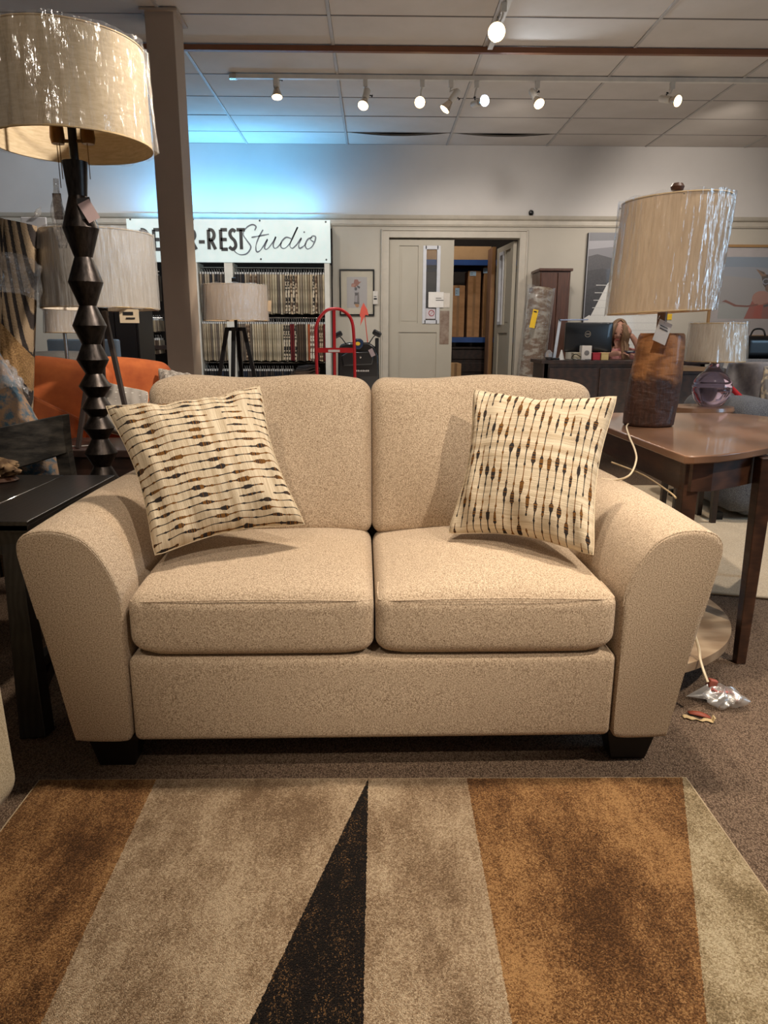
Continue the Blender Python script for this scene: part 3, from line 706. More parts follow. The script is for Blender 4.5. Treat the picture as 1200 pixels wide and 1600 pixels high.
# ------------------------------------------------------------------ geometric rug
def rug_mat():
    n = NT('geometric_rug_pile'); tc = n.n('ShaderNodeTexCoord').outputs['Object']
    sp = n.n('ShaderNodeSeparateXYZ', {0: tc}); x, y = sp.outputs[0], sp.outputs[1]
    v = n.coord(); wob = n.math('MULTIPLY', n.math('SUBTRACT', n.noise(v, 130, 2), .5), .007)
    xw = n.math('ADD', x, wob)
    def side(p, q):   # 1 where to the right of the line p (back) -> q (front)
        (xa, ya), (xb, yb) = p, q; k = (xb-xa)/(yb-ya)
        xl = n.math('ADD', n.math('MULTIPLY', n.math('SUBTRACT', y, ya), k), xa)
        return n.math('GREATER_THAN', xw, xl)
    l1 = side((-.561, 1.60), (-.552, .951)); l2 = side((-.018, 1.615), (-.207, .948)); l3 = side((-.016, 1.615), (-.018, .947))
    l4 = side((.238, 1.608), (.229, .945)); l5 = side((.797, 1.615), (.554, .942))
    gr = n.math('ADD', n.math('MULTIPLY', n.noise(n.coord((1, .6, 1)), 330, 3, .8), .6), n.math('MULTIPLY', n.noise(n.coord((1, .35, 1)), 38, 4, .7), .4))
    cl = n.noise(n.coord((1, .55, 1)), 5.5, 4, .6)
    tuft = n.n('ShaderNodeTexVoronoi', {'Vector': n.coord((1, .8, 1)), 'Scale': 470.0})
    tv = n.n('ShaderNodeSeparateColor', {0: tuft.outputs['Color']}).outputs[0]
    f = n.math('ADD', n.math('ADD', n.math('MULTIPLY', gr, .42), n.math('MULTIPLY', cl, .44)), n.math('MULTIPLY', tv, .14))
    def pal(a, b, c): return n.ramp(f, [(.41, lin(a)), (.50, lin(b)), (.59, lin(c))])
    br = pal((74, 48, 26), (130, 90, 54), (190, 146, 96)); be = pal((122, 98, 74), (170, 145, 116), (212, 190, 160))
    bk = n.ramp(n.math('ADD', n.math('MULTIPLY', gr, .72), n.math('MULTIPLY', tv, .24)), [(.48, lin((20, 15, 13))), (.57, lin((38, 29, 24))), (.65, lin((140, 104, 66)))])
    tan = pal((120, 102, 74), (174, 154, 120), (214, 198, 166))
    c = n.mix(l1, br, be); c = n.mix(l2, c, bk); c = n.mix(l3, c, be); c = n.mix(l4, c, br); c = n.mix(l5, c, tan)
    n.col(c); n.b.inputs['Roughness'].default_value = .9; n.b.inputs['Specular IOR Level'].default_value = .06; n.b.inputs['Sheen Weight'].default_value = .04
    n.bump(n.math('SUBTRACT', n.math('ADD', n.math('MULTIPLY', gr, .6), n.math('MULTIPLY', tv, .35)), n.math('MULTIPLY', tuft.outputs['Distance'], .5)), 1.0, .007); return n.m
t = thing('area_rug', 'low pile rug with brown, beige and black wedge shapes in front of the loveseat', 'rug', (0, 0, 0))
mb = puff(.836, 1.05, .0065, .0055, n=30); 
o = mb.build('pile', rug_mat(), t, smooth=0)
for vv in o.data.vertices: vv.co.x += -.026; vv.co.y += .576; vv.co.z += .0072
mb = MB(); x0, x1, y0, y1 = -.862, .810, -.474, 1.626
mb.tube([(x0, y0, .006), (x1, y0, .006), (x1, y1, .006), (x0, y1, .006)], .006, 6, True); mb.build('edge_binding', mat('rug_binding', (186, 166, 136), .9), t)

# ------------------------------------------------------------------ right end table
t = thing('end_table', 'walnut end table with a bowed edge and a low shelf right of the loveseat', 'table', (1.3, 2.7, 0))
TZ = .77
edge = [(.955, 2.16), (.985, 2.157), (1.079, 2.185), (1.186, 2.25), (1.311, 2.34), (1.45, 2.46), (1.62, 2.66), (1.76, 2.90), (1.83, 3.12), (1.84, 3.30), (1.78, 3.42), (1.70, 3.475), (1.49, 3.469), (1.2, 3.47), (.945, 3.47)]
mb = MB(); mb.prism(edge, TZ-.026, TZ, 'z'); mb.build('tabletop', WALNUT_TOP, t, world=True, smooth=20, bevel=.004)
ap = [(1.01, 2.215), (1.08, 2.225), (1.18, 2.285), (1.30, 2.37), (1.43, 2.49), (1.59, 2.69), (1.72, 2.92), (1.785, 3.13), (1.79, 3.28), (1.74, 3.38), (1.68, 3.42), (1.2, 3.42), (.985, 3.42), (.985, 2.25)]
inn = [(x+(1.35-x)*.06, y+(2.85-y)*.04) for x, y in ap]
mb = MB()
for i in range(len(ap)):
    j = (i+1) % len(ap); (a, b), (c, d), (e, f), (g, h) = ap[i], ap[j], inn[j], inn[i]
    vs = [(a, b, z) if k == 0 else (c, d, z) if k == 1 else (e, f, z) if k == 2 else (g, h, z) for z in (TZ-.125, TZ-.026) for k in range(4)]
    mb.add(vs, [(0, 1, 2, 3), (4, 5, 6, 7), (0, 1, 5, 4), (1, 2, 6, 5), (2, 3, 7, 6), (3, 0, 4, 7)])
mb.build('apron', WALNUT, t, world=True, smooth=25, weld=False)
for (x, yy) in ((1.015, 2.25), (1.30, 2.325), (1.79, 3.21), (1.03, 3.37)):
    mb = MB(); mb.beam((x, yy, .0), (x, yy, TZ-.03), .034, .034, .052, .052); mb.build('leg', WALNUT, t, world=True, smooth=0, bevel=.003)
mb = MB(); mb.prism([(.706+.581*cos(a), 2.523+.581*sin(a)) for a in [math.radians(-70+140*k/40) for k in range(41)]], .122, .15, 'z'); mb.build('shelf', wood('shelf_walnut', (168, 148, 124), (134, 112, 90), (2, 8, 6), 3, .35, .4), t, world=True, smooth=30)

# ------------------------------------------------------------------ lamps
def drum(t, r0, r1, z0, z1, m, wrapm, wrapr=.008, loc=(0, 0, 0), seed=0, world=True, wrap_low=0, n=64, inner=True, spider=True, amp=.006, lobes=17, tilt=0):
    L = Vector(loc); TL_ = lambda v: Vector((v[0]+(v[2]-z0-L.z)*tilt, v[1], v[2]+(v[0]-L.x)*tilt*.75))
    mb = MB(); mb.lathe([(r0, z0), (r1, z1), (r1-.004, z1), (r0-.004, z0), (r0, z0)], L, n, caps=False); mb.v = [tuple(TL_(v)) for v in mb.v]
    sh = mb.build('lamp_shade', m, t, world=world, smooth=30)
    for rr, z in ((r0, z0+.002), (r1, z1-.002)):
        mb = MB(); mb.tube([TL_(L+Vector((rr*cos(a), rr*sin(a), z))) for a in [2*PI*k/n for k in range(n)]], .0035, 5, True)
        mb.build('shade_rim', mat('shade_rim_tape', (206, 178, 132), .8), sh)
    rnd = random.Random(seed); ph = [rnd.uniform(0, 6.28) for _ in range(8)]
    def wf(u, v):
        a = 2*PI*u; z = z0-wrap_low + (z1-z0+.006+wrap_low)*v; rr = r0+(r1-r0)*v
        w = amp*(abs(sin(a*lobes/2+ph[0]+1.2*sin(3*v+ph[1])))*.9 + .5*sin(a*7+ph[2]+4*v)+.35*sin(a*31+ph[3]-3*v)+.25*sin(a*53+ph[4]+5*v))
        return TL_(L+Vector(((rr+wrapr+w)*cos(a), (rr+wrapr+w)*sin(a), z+.004*sin(a*11+ph[5])*(1 if v in (0, 1) else 0))))
    mb = MB(); mb.grid(wf, 220, 22, wrapu=True); mb.build('plastic_wrap', wrapm, t, world=world, smooth=60)
    if spider:
        mb = MB()
        for k in range(3):
            a = 2*PI*k/3+.4; mb.tube([L+Vector((0, 0, z1-.03)), L+Vector(((r1-.004)*cos(a), (r1-.004)*sin(a), z1-.012))], .0022, 5)
        mb.build('spider', BLACKM, t, world=world)
# --- wooden block table lamp
LX, LY = 1.136, 2.95
t = thing('table_lamp', 'table lamp with a carved log base and plastic-wrapped drum shade on the walnut table', 'lamp', (LX, LY, TZ))
def logmat():
    n = NT('live_edge_log'); tc = n.n('ShaderNodeTexCoord').outputs['Object']; sp = n.n('ShaderNodeSeparateXYZ', {0: tc})
    v = n.coord((1.2, 1.2, 6)); ring = n.n('ShaderNodeTexWave', {'Vector': v, 'Scale': 3.2, 'Distortion': 9.0, 'Detail': 3.0, 'Detail Scale': 1.2}).outputs[1]
    g = n.noise(n.coord((6, 6, 1.4)), 9, 5, .7)
    lightc = n.ramp(n.math('ADD', n.math('MULTIPLY', ring, .5), n.math('MULTIPLY', g, .5)), [(.2, lin((140, 90, 50))), (.7, lin((198, 138, 84)))])
    dark = n.ramp(g, [(.3, lin((46, 28, 22))), (.7, lin((88, 58, 46)))])
    h = n.math('ADD', sp.outputs[2], n.math('ADD', n.math('MULTIPLY', sp.outputs[0], .12), n.math('MULTIPLY', n.math('SUBTRACT', n.noise(n.coord(), 14, 4), .5), .12)))
    fac = n.n('ShaderNodeMapRange', {0: h, 1: .175, 2: .215}).outputs[0]
    n.col(n.mix(fac, dark, lightc)); n.b.inputs['Roughness'].default_value = .5; n.b.inputs['Coat Weight'].default_value = .15
    n.bump(n.math('ADD', g, n.math('MULTIPLY', ring, .2)), .7, .012); return n.m
def logf(u, v):
    a = 2*PI*u; prof = [(0, .098), (.02, .108), (.25, .112), (.5, .110), (.75, .103), (.93, .098), (.99, .093), (1.0, .088)]
    for (p, r), (q, s) in zip(prof, prof[1:]):
        if p <= v <= q: rr = r+(s-r)*(v-p)/(q-p); break
    rr *= 1+.022*sin(3*a+1+2*v)+.012*sin(7*a+5*v)+(.018*math.exp(-((a-4.5)**2)/.04-((v-.45)**2)/.006))
    rr *= .94; return Vector((rr*cos(a)+.022*v, rr*sin(a)*.9, .372*v))
mb = MB(); mb.grid(logf, 72, 48, wrapu=True); N = 72; mb.f.append(tuple(48*N+k for k in range(N))); mb.c.append(None); mb.f.append(tuple(range(N-1, -1, -1))); mb.c.append(None)
mb.build('log_base', logmat(), t, smooth=50)
mb = MB(); mb.lathe([(.019, .372), (.019, .49)], (.018, 0, 0), 16); mb.build('neck', mat('taupe_neck', (132, 108, 88), .4, .4), t)
mb = MB(); mb.lathe([(.0225, .475), (.0225, .49), (.006, .50), (.006, .875)], (.024, 0, 0), 12); mb.build('lamp_stem', mat('brass_stem', (150, 116, 60), .35, .9), t)
drum(t, .199, .199, .452, .872, mat('beige_linen_shade', (222, 196, 162), .85, c2=(206, 178, 144), scale=3, stretch=(30, 30, 4), bump=.25, bscale=40, bdist=.001), WRAP, .007, (.004, 0, 0), 3, world=False, amp=.006, tilt=.06)
mb = MB(); mb.lathe([(.006, .865), (.008, .90), (.022, .908), (.026, .92), (.018, .932), (.001, .936)], (.030, 0, 0), 16); mb.build('finial', WALNUT, t)
mb = MB(); mb.cbox((-.025, -.125, .375), (.058, .002, .085), (-.15, .38, .15)); tg = tag(mb.build('price_tag', PAPER, t, smooth=0), 'white price tag on a string')
mb = MB(); mb.cbox((-.035, -.1275, .352), (.024, .002, .012), (-.15, .38, .15)); mb.build('green_stamp', mat('green_print', (120, 176, 140), .6), tg, smooth=0)
for q in (.385, .395): mb = MB(); mb.cbox((-.022, -.1285, q), (.036, .001, .003), (-.15, .38, .15)); mb.build('printed_line', INK, tg, smooth=0)
mb = MB(); mb.tube([(-.018, -.12, .41), (-.01, -.03, .425), (0, -.02, .44)], .0012, 5); mb.build('tag_string', BLACKM, t)
# cord from the lamp over the table edge to the arm and down
cp = [W(976, 660, 2.87), W(980, 672, 2.84), W(990, 705, 2.70)+Vector((-.0, 0, 0)), W(996, 722, 2.45), W(985, 742, 2.28), W(968, 752, 2.2), W(950, 755, 2.2)]
cp = [Vector((LX-.10, LY-.05, TZ+.012)), WZ(979, 668, TZ+.006), WZ(984, 684, TZ+.004)] + [W(992, 703, 2.4), W(994, 720, 2.33), W(984, 742, 2.28), W(962, 750, 2.3), W(940, 748, 2.34)]
mb = MB(); mb.tube(spline(cp, 6), .0032, 6); mb.build('power_cord', CORD, t, world=True)
cp = [W(1088, 1000, 2.05), W(1094, 1030, 2.02), W(1100, 1050, 1.98), W(1106, 1066, 1.955)]
mb = MB(); mb.tube(spline([Vector((.93, 2.1, .40))]+cp, 6), .0042, 6); o = mb.build('power_cord', CORD, t, world=True)
mb = MB(); mb.tube(spline([W(955, 722, 2.5), W(1005, 742, 2.45), W(1045, 768, 2.2), W(1056, 778, 2.1)], 6), .003, 6); mb.build('power_cord', mat('tan_cord', (188, 164, 124), .5), t, world=True)

# --- purple glass lamp on round table, behind right
PX, PY = W(1113, 600, 4.35).x, 4.35
tz = W(1113, 636, 4.30).z
t = thing('round_side_table', 'oval walnut side table carrying the purple glass lamp', 'table', (PX-.07, PY+.0, 0))
mb = MB(); mb.lathe([(.17, tz-.03), (.175, tz-.02), (.17, tz)], (0, 0, 0), 48, Matrix.Scale(1.2, 4, (1, 0, 0))); mb.build('tabletop', WALNUT_TOP, t)
mb = MB(); mb.lathe([(.15, tz-.12), (.15, tz-.03)], (0, 0, 0), 40, Matrix.Scale(1.2, 4, (1, 0, 0))); mb.build('apron', DARKW, t)
for k in range(4):
    a = PI/4+k*PI/2; mb = MB(); mb.beam((.17*cos(a), .14*sin(a), 0), (.16*cos(a), .13*sin(a), tz-.03), .03, .03, .04, .04); mb.build('leg', DARKW, t, smooth=0)
t = thing('table_lamp', 'small lamp with a round purple glass base and wrapped white shade', 'lamp', (PX, PY, tz))
n = NT('purple_glass'); n.b.inputs['Base Color'].default_value = (.66, .52, .68, 1); n.b.inputs['Roughness'].default_value = .03; n.b.inputs['Transmission Weight'].default_value = .95; n.b.inputs['IOR'].default_value = 1.3
PG = n.m
prof = [(.050, 0), (.075, .008), (.104, .045), (.120, .085), (.124, .10), (.121, .106), (.121, .114), (.124, .118), (.115, .15), (.085, .19), (.050, .215), (.034, .235), (.028, .26)]
mb = MB(); mb.lathe([(r*.93, z) for r, z in prof], (0, 0, 0), 40); mb.build('glass_base', PG, t)
mb = MB(); mb.lathe([(.030, .255), (.032, .268), (.012, .275), (.008, .33)], (0, 0, 0), 20); mb.build('collar', CHROME, t)
mb = MB(); mb.lathe([(.005, .27), (.005, .485)], (0, 0, 0), 8); mb.build('lamp_stem', CHROME, t)
drum(t, .166, .156, .268, .490, SHADE2, WRAP, .005, (0, 0, 0), 5, world=False, amp=.004)
mb = MB(); mb.cbox((.04, -.06, .255), (.03, .002, .05), (0, .25, .3)); mb.build('price_tag', PAPER, t, smooth=0)

# --- black geometric floor lamp
BX, BY = W(117, 255, 2.85).x, 2.85
t = thing('floor_lamp', 'tall black floor lamp of stacked tapered cones with big wrapped drum shade', 'lamp', (BX, BY, 0))
pr = []
for w_, yy in ((38, 253), (28, 307), (54, 357), (27, 402.5), (52, 441), (25.6, 478), (51, 509), (28, 538), (48, 562), (25, 584), (48.6, 603), (25, 620), (47, 637), (25, 650), (47, 668), (25, 685), (49, 707), (26, 728), (50, 750)):
    p = W(130, yy, BY); dpt = (p-Vector((0, 0, CAM_H))).dot(_f); pr.append((w_/2/FPX*dpt, p.z))
zl = pr[-1][1]
k = 0
while zl > .12: zl -= .075; pr.append((.032 if k % 2 == 0 else .062, zl)); k += 1
pr += [(.06, .035)]
mb = MB(); mb.lathe(list(reversed(pr)), (0, 0, 0), 40); mb.build('cone_stack', BRONZE, t, smooth=12)
mb = MB(); mb.lathe([(.15, 0), (.15, .02), (.06, .04)], (0, 0, 0), 40); mb.build('foot_plate', BRONZE, t, smooth=12)
zs = pr[0][1]
ztop_s = 2.115; zbot_s = 1.79
mb = MB(); mb.lathe([(.0155, zs), (.0155, 1.86), (.008, 1.87), (.008, ztop_s)], (0, 0, 0), 14); mb.build('lamp_stem', BLACKM, t)
drum(t, .276, .268, zbot_s, ztop_s, SHADE, WRAP, .009, (.0, 0, 0), 11, world=False, amp=.009, lobes=15)
mb = MB(); mb.lathe([(.022, 1.80), (.026, 1.82), (.022, 1.88), (.018, 1.88)], (.055, 0, 0), 12); mb.lathe([(.022, 1.80), (.026, 1.82), (.022, 1.88)], (-.055, 0, 0), 12); mb.tube([(-.055, 0, 1.81), (.055, 0, 1.81)], .006, 6); mb.build('lamp_sockets', mat('aged_brass', (120, 88, 48), .4, .8), t)
for x, l in ((-.055, .16), (-.045, .13), (.055, .13)):
    mb = MB(); mb.tube([(x, -.01, 1.81), (x, -.01, 1.81-l)], .0016, 5); mb.build('pull_chain', mat('aged_brass', (120, 88, 48), .4, .8), t)
mb = MB(); mb.cbox((.055, -.05, 1.565), (.045, .002, .07), (.1, -.5, .3)); mb.build('hang_tag', mat('pink_grey_tag', (176, 152, 148), .6), t, smooth=0)
mb = MB(); mb.cbox((.045, -.052, 1.575), (.045, .002, .07), (.1, -.2, .3)); mb.build('hang_tag', mat('dark_tag', (36, 34, 34), .6), t, smooth=0)
def bagf(u, v):
    a = 2*PI*u; w = .020+.006*sin(3*a+6*v)+.004*sin(7*a-9*v); w *= (.35+.65*sin(PI*min(1, v*1.1+.08)))
    return Vector((-.068+w*cos(a)*1.1, -.02+w*sin(a), 1.44+.24*v))
mb = MB(); mb.grid(bagf, 24, 20, wrapu=True); mb.build('parts_bag', WRAPC, t)
mb = MB(); mb.box(-.085, -.055, -.022, -.016, 1.54, 1.63); mb.build('spare_part', mat('brown_card_insert', (84, 66, 58), .7), t, smooth=0)

# --- tripod lamp on the dark console, left
QX, QY = W(160, 500, 3.55).x, 3.55
ctz = W(130, 700, 3.4).z
t = thing('console_table', 'dark wood console behind the black floor lamp holding a tripod lamp', 'table', (QX, QY, 0))
mb = MB(); mb.box(-.28, .45, -.22, .22, ctz-.035, ctz); mb.build('tabletop', DARKW, t, smooth=0, bevel=.004)
mb = MB(); mb.box(-.26, .43, -.20, .20, ctz-.16, ctz-.035); mb.build('apron', DARKW, t, smooth=0)
for x in (-.25, .41):
    for yy in (-.19, .17): mb = MB(); mb.box(x, x+.035, yy, yy+.035, 0, ctz-.035); mb.build('leg', DARKW, t, smooth=0)
t = thing('tripod_lamp', 'tripod table lamp with large wrapped linen drum shade behind the black floor lamp', 'lamp', (QX, QY, ctz))
zb = W(160, 483, QY).z-ctz; zt_ = W(160, 366, QY).z-ctz
drum(t, .262, .258, zb, zt_, SHADE2, WRAPF, .004, (0, 0, 0), 21, world=False, amp=.003, lobes=41)
mb = MB(); mb.lathe([(.03, zb-.03), (.03, zb+.02), (.01, zb+.03), (.008, zt_)], (0, 0, 0), 14); mb.build('hub', BLACKM, t)
for p in (W(121, 692, QY-.16), W(207, 668, QY-.14), W(165, 690, QY+.2)):
    q = p-Vector((QX, QY, ctz)); q.z = 0; mb = MB(); mb.beam((q.x*.12, q.y*.12, zb-.01), q, .022, .026, .020, .022); mb.build('leg', mat('dark_tripod_wood', (48, 38, 34), .4), t, smooth=0, bevel=.002)
p = W(202, 494, QY-.18)-Vector((QX, QY, ctz))
mb = MB(); mb.cbox(p, (.085, .003, .06), (0, 0, .1)); pt = mb.build('price_tag', mat('cream_tag', (226, 206, 174), .6), t, smooth=0)
mb = MB(); mb.cbox(p+Vector((-.004, -.003, .012)), (.045, .001, .014), (0, 0, .1)); mb.build('printed_line', INK, pt, smooth=0)
mb = MB(); mb.cbox(p+Vector((.006, -.003, -.009)), (.04, .001, .006), (0, 0, .1)); mb.build('printed_line', INK, pt, smooth=0)
mb = MB(); mb.tube(spline([(-.06, -.1, .006), (-.14, -.16, .01), (-.17, -.18, .04), (-.20, -.2, .01), (-.19, -.235, -.04), (-.17, -.235, -.12)], 6), .003, 6); mb.build('power_cord', mat('grey_cord', (120, 112, 104), .5), t)
# --- second shade below it (a lamp further left, seen under the rim)
RX, RY = W(100, 510, 5.0).x, 5.0
t = thing('standing_lamp', 'smaller wrapped lamp half hidden beneath the tripod lamp shade', 'lamp', (RX, RY, 0))
zb = W(100, 520, RY).z; drum(t, .12, .105, zb, zb+.2, SHADE2, WRAP, .006, (0, 0, 0), 31, world=False)
mb = MB(); mb.lathe([(.12, 0), (.12, .02), (.012, .03), (.012, zb+.15)], (0, 0, 0), 20); mb.build('lamp_stem', CHROME, t)

# --- third tripod lamp by the sample rack
SX, SY = W(367, 470, 6.3).x, 6.3
t = thing('tripod_floor_lamp', 'black tripod floor lamp with wrapped drum shade before the fabric rack', 'lamp', (SX, SY, 0))
zb = W(367, 501, SY).z; zt_ = W(367, 446, SY).z
drum(t, .272, .268, zb, zt_, mat('tan_linen_shade', (206, 180, 148), .85), WRAPF, .004, (0, 0, 0), 41, world=False, amp=.003, lobes=41)
mb = MB(); mb.lathe([(.014, zb-.06), (.014, zt_+.02), (.02, zt_+.03), (.02, zt_+.06), (.001, zt_+.065)], (0, 0, 0), 12); mb.build('lamp_stem', BLACKM, t)
mb = MB(); mb.box(-.085, .085, -.02, .02, zb-.085, zb-.055); mb.box(-.02, .02, -.085, .085, zb-.085, zb-.055); mb.build('hub', BLACKM, t, smooth=0)
for a in (-.35, PI+.35, PI/2): mb = MB(); mb.beam((.075*cos(a), .075*sin(a), zb-.06), (.33*cos(a), .33*sin(a), 0), .034, .03, .028, .026); mb.build('leg', BLACKM, t, smooth=0)
mb = MB(); mb.beam((-.005, -.075, zb-.06), (-.03, -.33, 0), .034, .03, .028, .026); mb.build('leg', BLACKM, t, smooth=0)
p = W(421, 478, SY)-Vector((SX, SY, 0)); mb = MB(); mb.cbox(p, (.03, .002, .09), (0, .1, 0)); mb.build('hang_tag', mat('tan_tag', (190, 164, 132), .6), t, smooth=0)

# ------------------------------------------------------------------ black side table, left
t = thing('side_table', 'black stained side table with plank top and splayed legs at left of loveseat', 'table', (-1.3, 2.27, 0))
SZ = .62; xr = -.965; yf = 1.925; yb = 2.615; xl = -1.72
mb = MB(); mb.box(xl, xr, yf, yb, SZ-.03, SZ-.012); mb.build('under_panel', BLACKW, t, world=True, smooth=0)
for k in range(4):
    a = xl+(xr-xl)*k/4; b = xl+(xr-xl)*(k+1)/4
    mb = MB(); mb.box(a+.0012, b-.0012, yf, yb, SZ-.028, SZ); mb.build('top_plank', BLACKW, t, world=True, smooth=0, bevel=.0015, bseg=1)
mb = MB(); mb.box(xl+.02, xr-.012, yf+.012, yf+.035, SZ-.10, SZ-.028); mb.box(xl+.02, xr-.012, yb-.035, yb-.012, SZ-.10, SZ-.028); mb.box(xr-.035, xr-.012, yf+.02, yb-.02, SZ-.10, SZ-.028); mb.build('apron', BLACKW, t, world=True, smooth=0)
for (x, dx) in ((-1.03, .055), (-1.66, -.05)):
    for (yy, dy) in ((1.97, -.11), (2.56, .05)):
        mb = MB(); mb.beam((x, yy, SZ-.03), (x+dx, yy+dy, 0), .05, .05, .075, .06, up=(0, 1, 0)); mb.build('leg', BLACKW, t, world=True, smooth=0, bevel=.003)
mb = MB(); mb.beam((-.995, 1.93, .10), (-1.0, 2.58, .42), .03, .04); mb.build('brace', BLACKW, t, world=True, smooth=0)
mb = MB(); mb.beam((-.995, 1.93, .18), (-1.0, 2.58, .18), .03, .03); mb.build('brace', BLACKW, t, world=True, smooth=0)
# carved driftwood piece on it
t = thing('driftwood_carving', 'pale knotty carved wood ornament on the black side table', 'ornament', WZ(-6, 752, SZ))
def dw(u, v):
    a = 2*PI*u; r = .05*(sin(PI*(v*.9+.08)))**.6*(1+.25*sin(4*a+7*v)+.18*sin(9*a-12*v)); return Vector((r*1.5*cos(a), r*sin(a), .012+.055*v+.02*cos(a)*v))
mb = MB(); mb.grid(dw, 40, 26, wrapu=True); mb.build('carving', wood('driftwood', (176, 146, 110), (90, 66, 46), (4, 4, 18), 5, .7, 0, .5), t)
mb = MB(); mb.lathe([(.056, 0), (.06, .006), (.05, .016)], (0, 0, 0), 24, Matrix.Scale(1.3, 4, (1, 0, 0))); mb.build('plinth', WALNUT, t)
# distressed black plank rail (bench back) behind the side table
t = thing('bench', 'distressed black bench end with a wide plank behind the side table', 'bench', (-1.5, 2.85, 0))
a = W(97, 648, 2.85); b = W(103, 708, 2.85); c_ = W(-70, 682, 2.70); d_ = W(-70, 762, 2.70)
mb = MB(); fr = [a, b, d_, c_]; back = [p+Vector((0.01, .045, 0)) for p in fr]
mb.add(fr+back, [(0, 1, 2, 3), (7, 6, 5, 4), (0, 4, 5, 1), (1, 5, 6, 2), (2, 6, 7, 3), (3, 7, 4, 0)]); mb.build('wide_plank', BLACKD, t, world=True, smooth=0, bevel=.003)
mb = MB(); mb.beam((a.x-.03, 2.88, a.z-.02), (a.x+.02, 2.90, 0), .05, .05); mb.build('leg', BLACKD, t, world=True, smooth=0)
mb = MB(); mb.beam((-1.75, 2.8, .7), (-1.78, 2.85, 0), .05, .05); mb.build('leg', BLACKD, t, world=True, smooth=0)

# ------------------------------------------------------------------ rolled rugs at far left
def rugroll(name, label, base, top, r, m, wrapzone=None, stripes=False):
    base = Vector(base); top = Vector(top); d = (top-base); L = d.length
    t = thing(name, label, 'rolled rug', base)
    Q = d.to_track_quat('Z', 'Y').to_matrix().to_4x4()
    turns = 4.2; N = 120; mb = MB(); vs = []
    for k in range(N+1):
        th = turns*2*PI*k/N; rr = r*(.28+.72*k/N); 
        x, y_ = rr*cos(th+2.4), rr*sin(th+2.4)
        for z in (0, L): vs.append(Q @ Vector((x, y_, z)))
    mb.add(vs, [(2*k, 2*k+1, 2*k+3, 2*k+2) for k in range(N)])
    o = mb.build('rolled_pile', m, t, smooth=60, solid=.012)
    if wrapzone:
        for z0, z1 in wrapzone:
            def wf(u, v): a_ = 2*PI*u; rr = r*1.06+.012+.006*sin(9*a_+7*v)+.005*sin(17*a_-11*v); return Q @ Vector((rr*cos(a_), rr*sin(a_), (z0+(z1-z0)*v+.02*sin(2*a_))*L))
            w = MB(); w.grid(wf, 60, 14, wrapu=True); w.build('plastic_wrap', WRAP if z1-z0 > .5 else WRAPC, t)
    return t, Q, L
def jute():
    n = NT('striped_jute'); v = n.coord(); 
    st = n.n('ShaderNodeTexWave', {'Vector': n.coord((1, 0, .0)), 'Scale': 12.0, 'Distortion': 0.0, 'Detail': 0.0}, wave_type='BANDS').outputs[1]
    dia = n.n('ShaderNodeTexWave', {'Vector': n.coord((1, .4, .8)), 'Scale': .9, 'Distortion': .3}, wave_type='BANDS', bands_direction='DIAGONAL').outputs[1]
    k = n.noise(v, 160, 3)
    c = n.ramp(n.math('ADD', st, n.math('MULTIPLY', n.math('SUBTRACT', k, .5), .5)), [(.30, lin((40, 32, 28))), (.42, lin((150, 128, 100)))])
    pl = n.ramp(k, [(.35, lin((110, 80, 46))), (.65, lin((160, 124, 78)))])
    n.col(n.mix(n.math('GREATER_THAN', dia, .90), c, pl)); n.b.inputs['Roughness'].default_value = .95; n.bump(n.math('ADD', st, k), .8, .01); return n.m
rugroll('rolled_rug', 'tan and black striped jute rug roll standing at left edge', (-1.86, 3.36, 0), (W(25, 345, 3.34).x-.05, 3.34, W(25, 345, 3.34).z), .15, jute(), [(.80, .90)])
BLT = mat('blue_tan_pile', (62, 84, 96), .95, c2=(140, 112, 86), scale=26, detail=6, bump=.5, bscale=160, bdist=.006, lo=.42, hi=.56)
rugroll('rolled_rug', 'mottled blue and tan rug roll leaning in front of the striped one', (-1.215, 3.07, 0), (-1.83, 3.0, 1.42), .105, BLT, [(.60, .68)])
p = W(52, 352, 3.35)
mb = MB(); mb.cbox((p.x, 3.36, p.z-.03), (.11, .01, .13), (0, 0, 0)); t = tag(mb.build('price_placard', mat('clear_grey_placard', (168, 170, 176), .3), bevel=.003, smooth=0), 'grey plastic sign holder poking above the striped rug roll', 'placard')
mb = MB(); mb.tube(spline([(p.x-.01, 3.35, p.z+.03), (p.x+.02, 3.35, p.z+.045), (p.x+.04, 3.35, p.z+.075)], 4), [.004]*4+[.012]*3+[.003]*2, 6); mb.build('plastic_clip', WRAPC, t)

# ------------------------------------------------------------------ orange sofa, white sofa behind
OY = 4.15
t = thing('orange_sofa', 'burnt orange velvet sofa behind the tripod lamp at left', 'sofa', (-1.75, OY, 0))
def blob(px0, px1, py0, py1, y, hy, m, nm, r=.06, rot=(0, 0, 0), par=None, front=.03, top=.02, fn=None):
    a = W(px0, py1, y); b = W(px1, py0, y)
    mb = puff(abs(b.x-a.x)/2, hy, abs(b.z-a.z)/2, r, top=top, front=front, sides=.01, n=8, fn=fn)
    M = Matrix.Translation(Vector(((a.x+b.x)/2, y+hy, (a.z+b.z)/2))) @ Euler(rot).to_matrix().to_4x4()
    mb.v = [tuple(M @ Vector(v)) for v in mb.v]
    return mb.build(nm, m, par, world=True, smooth=60)
blob(40, 150, 568, 690, 4.05, .11, ORANGE, 'back_cushion', .05, (-.15, .16, .15), t)
blob(148, 250, 566, 680, 4.25, .11, ORANGE, 'back_cushion', .05, (-.15, .10, .15), t)
blob(0, 262, 590, 740, 4.5, .10, ORANGE, 'back_frame', .05, (0, 0, .15), t)
mb = MB(); a = W(60, 620, 3.62); b = W(128, 672, 3.95)
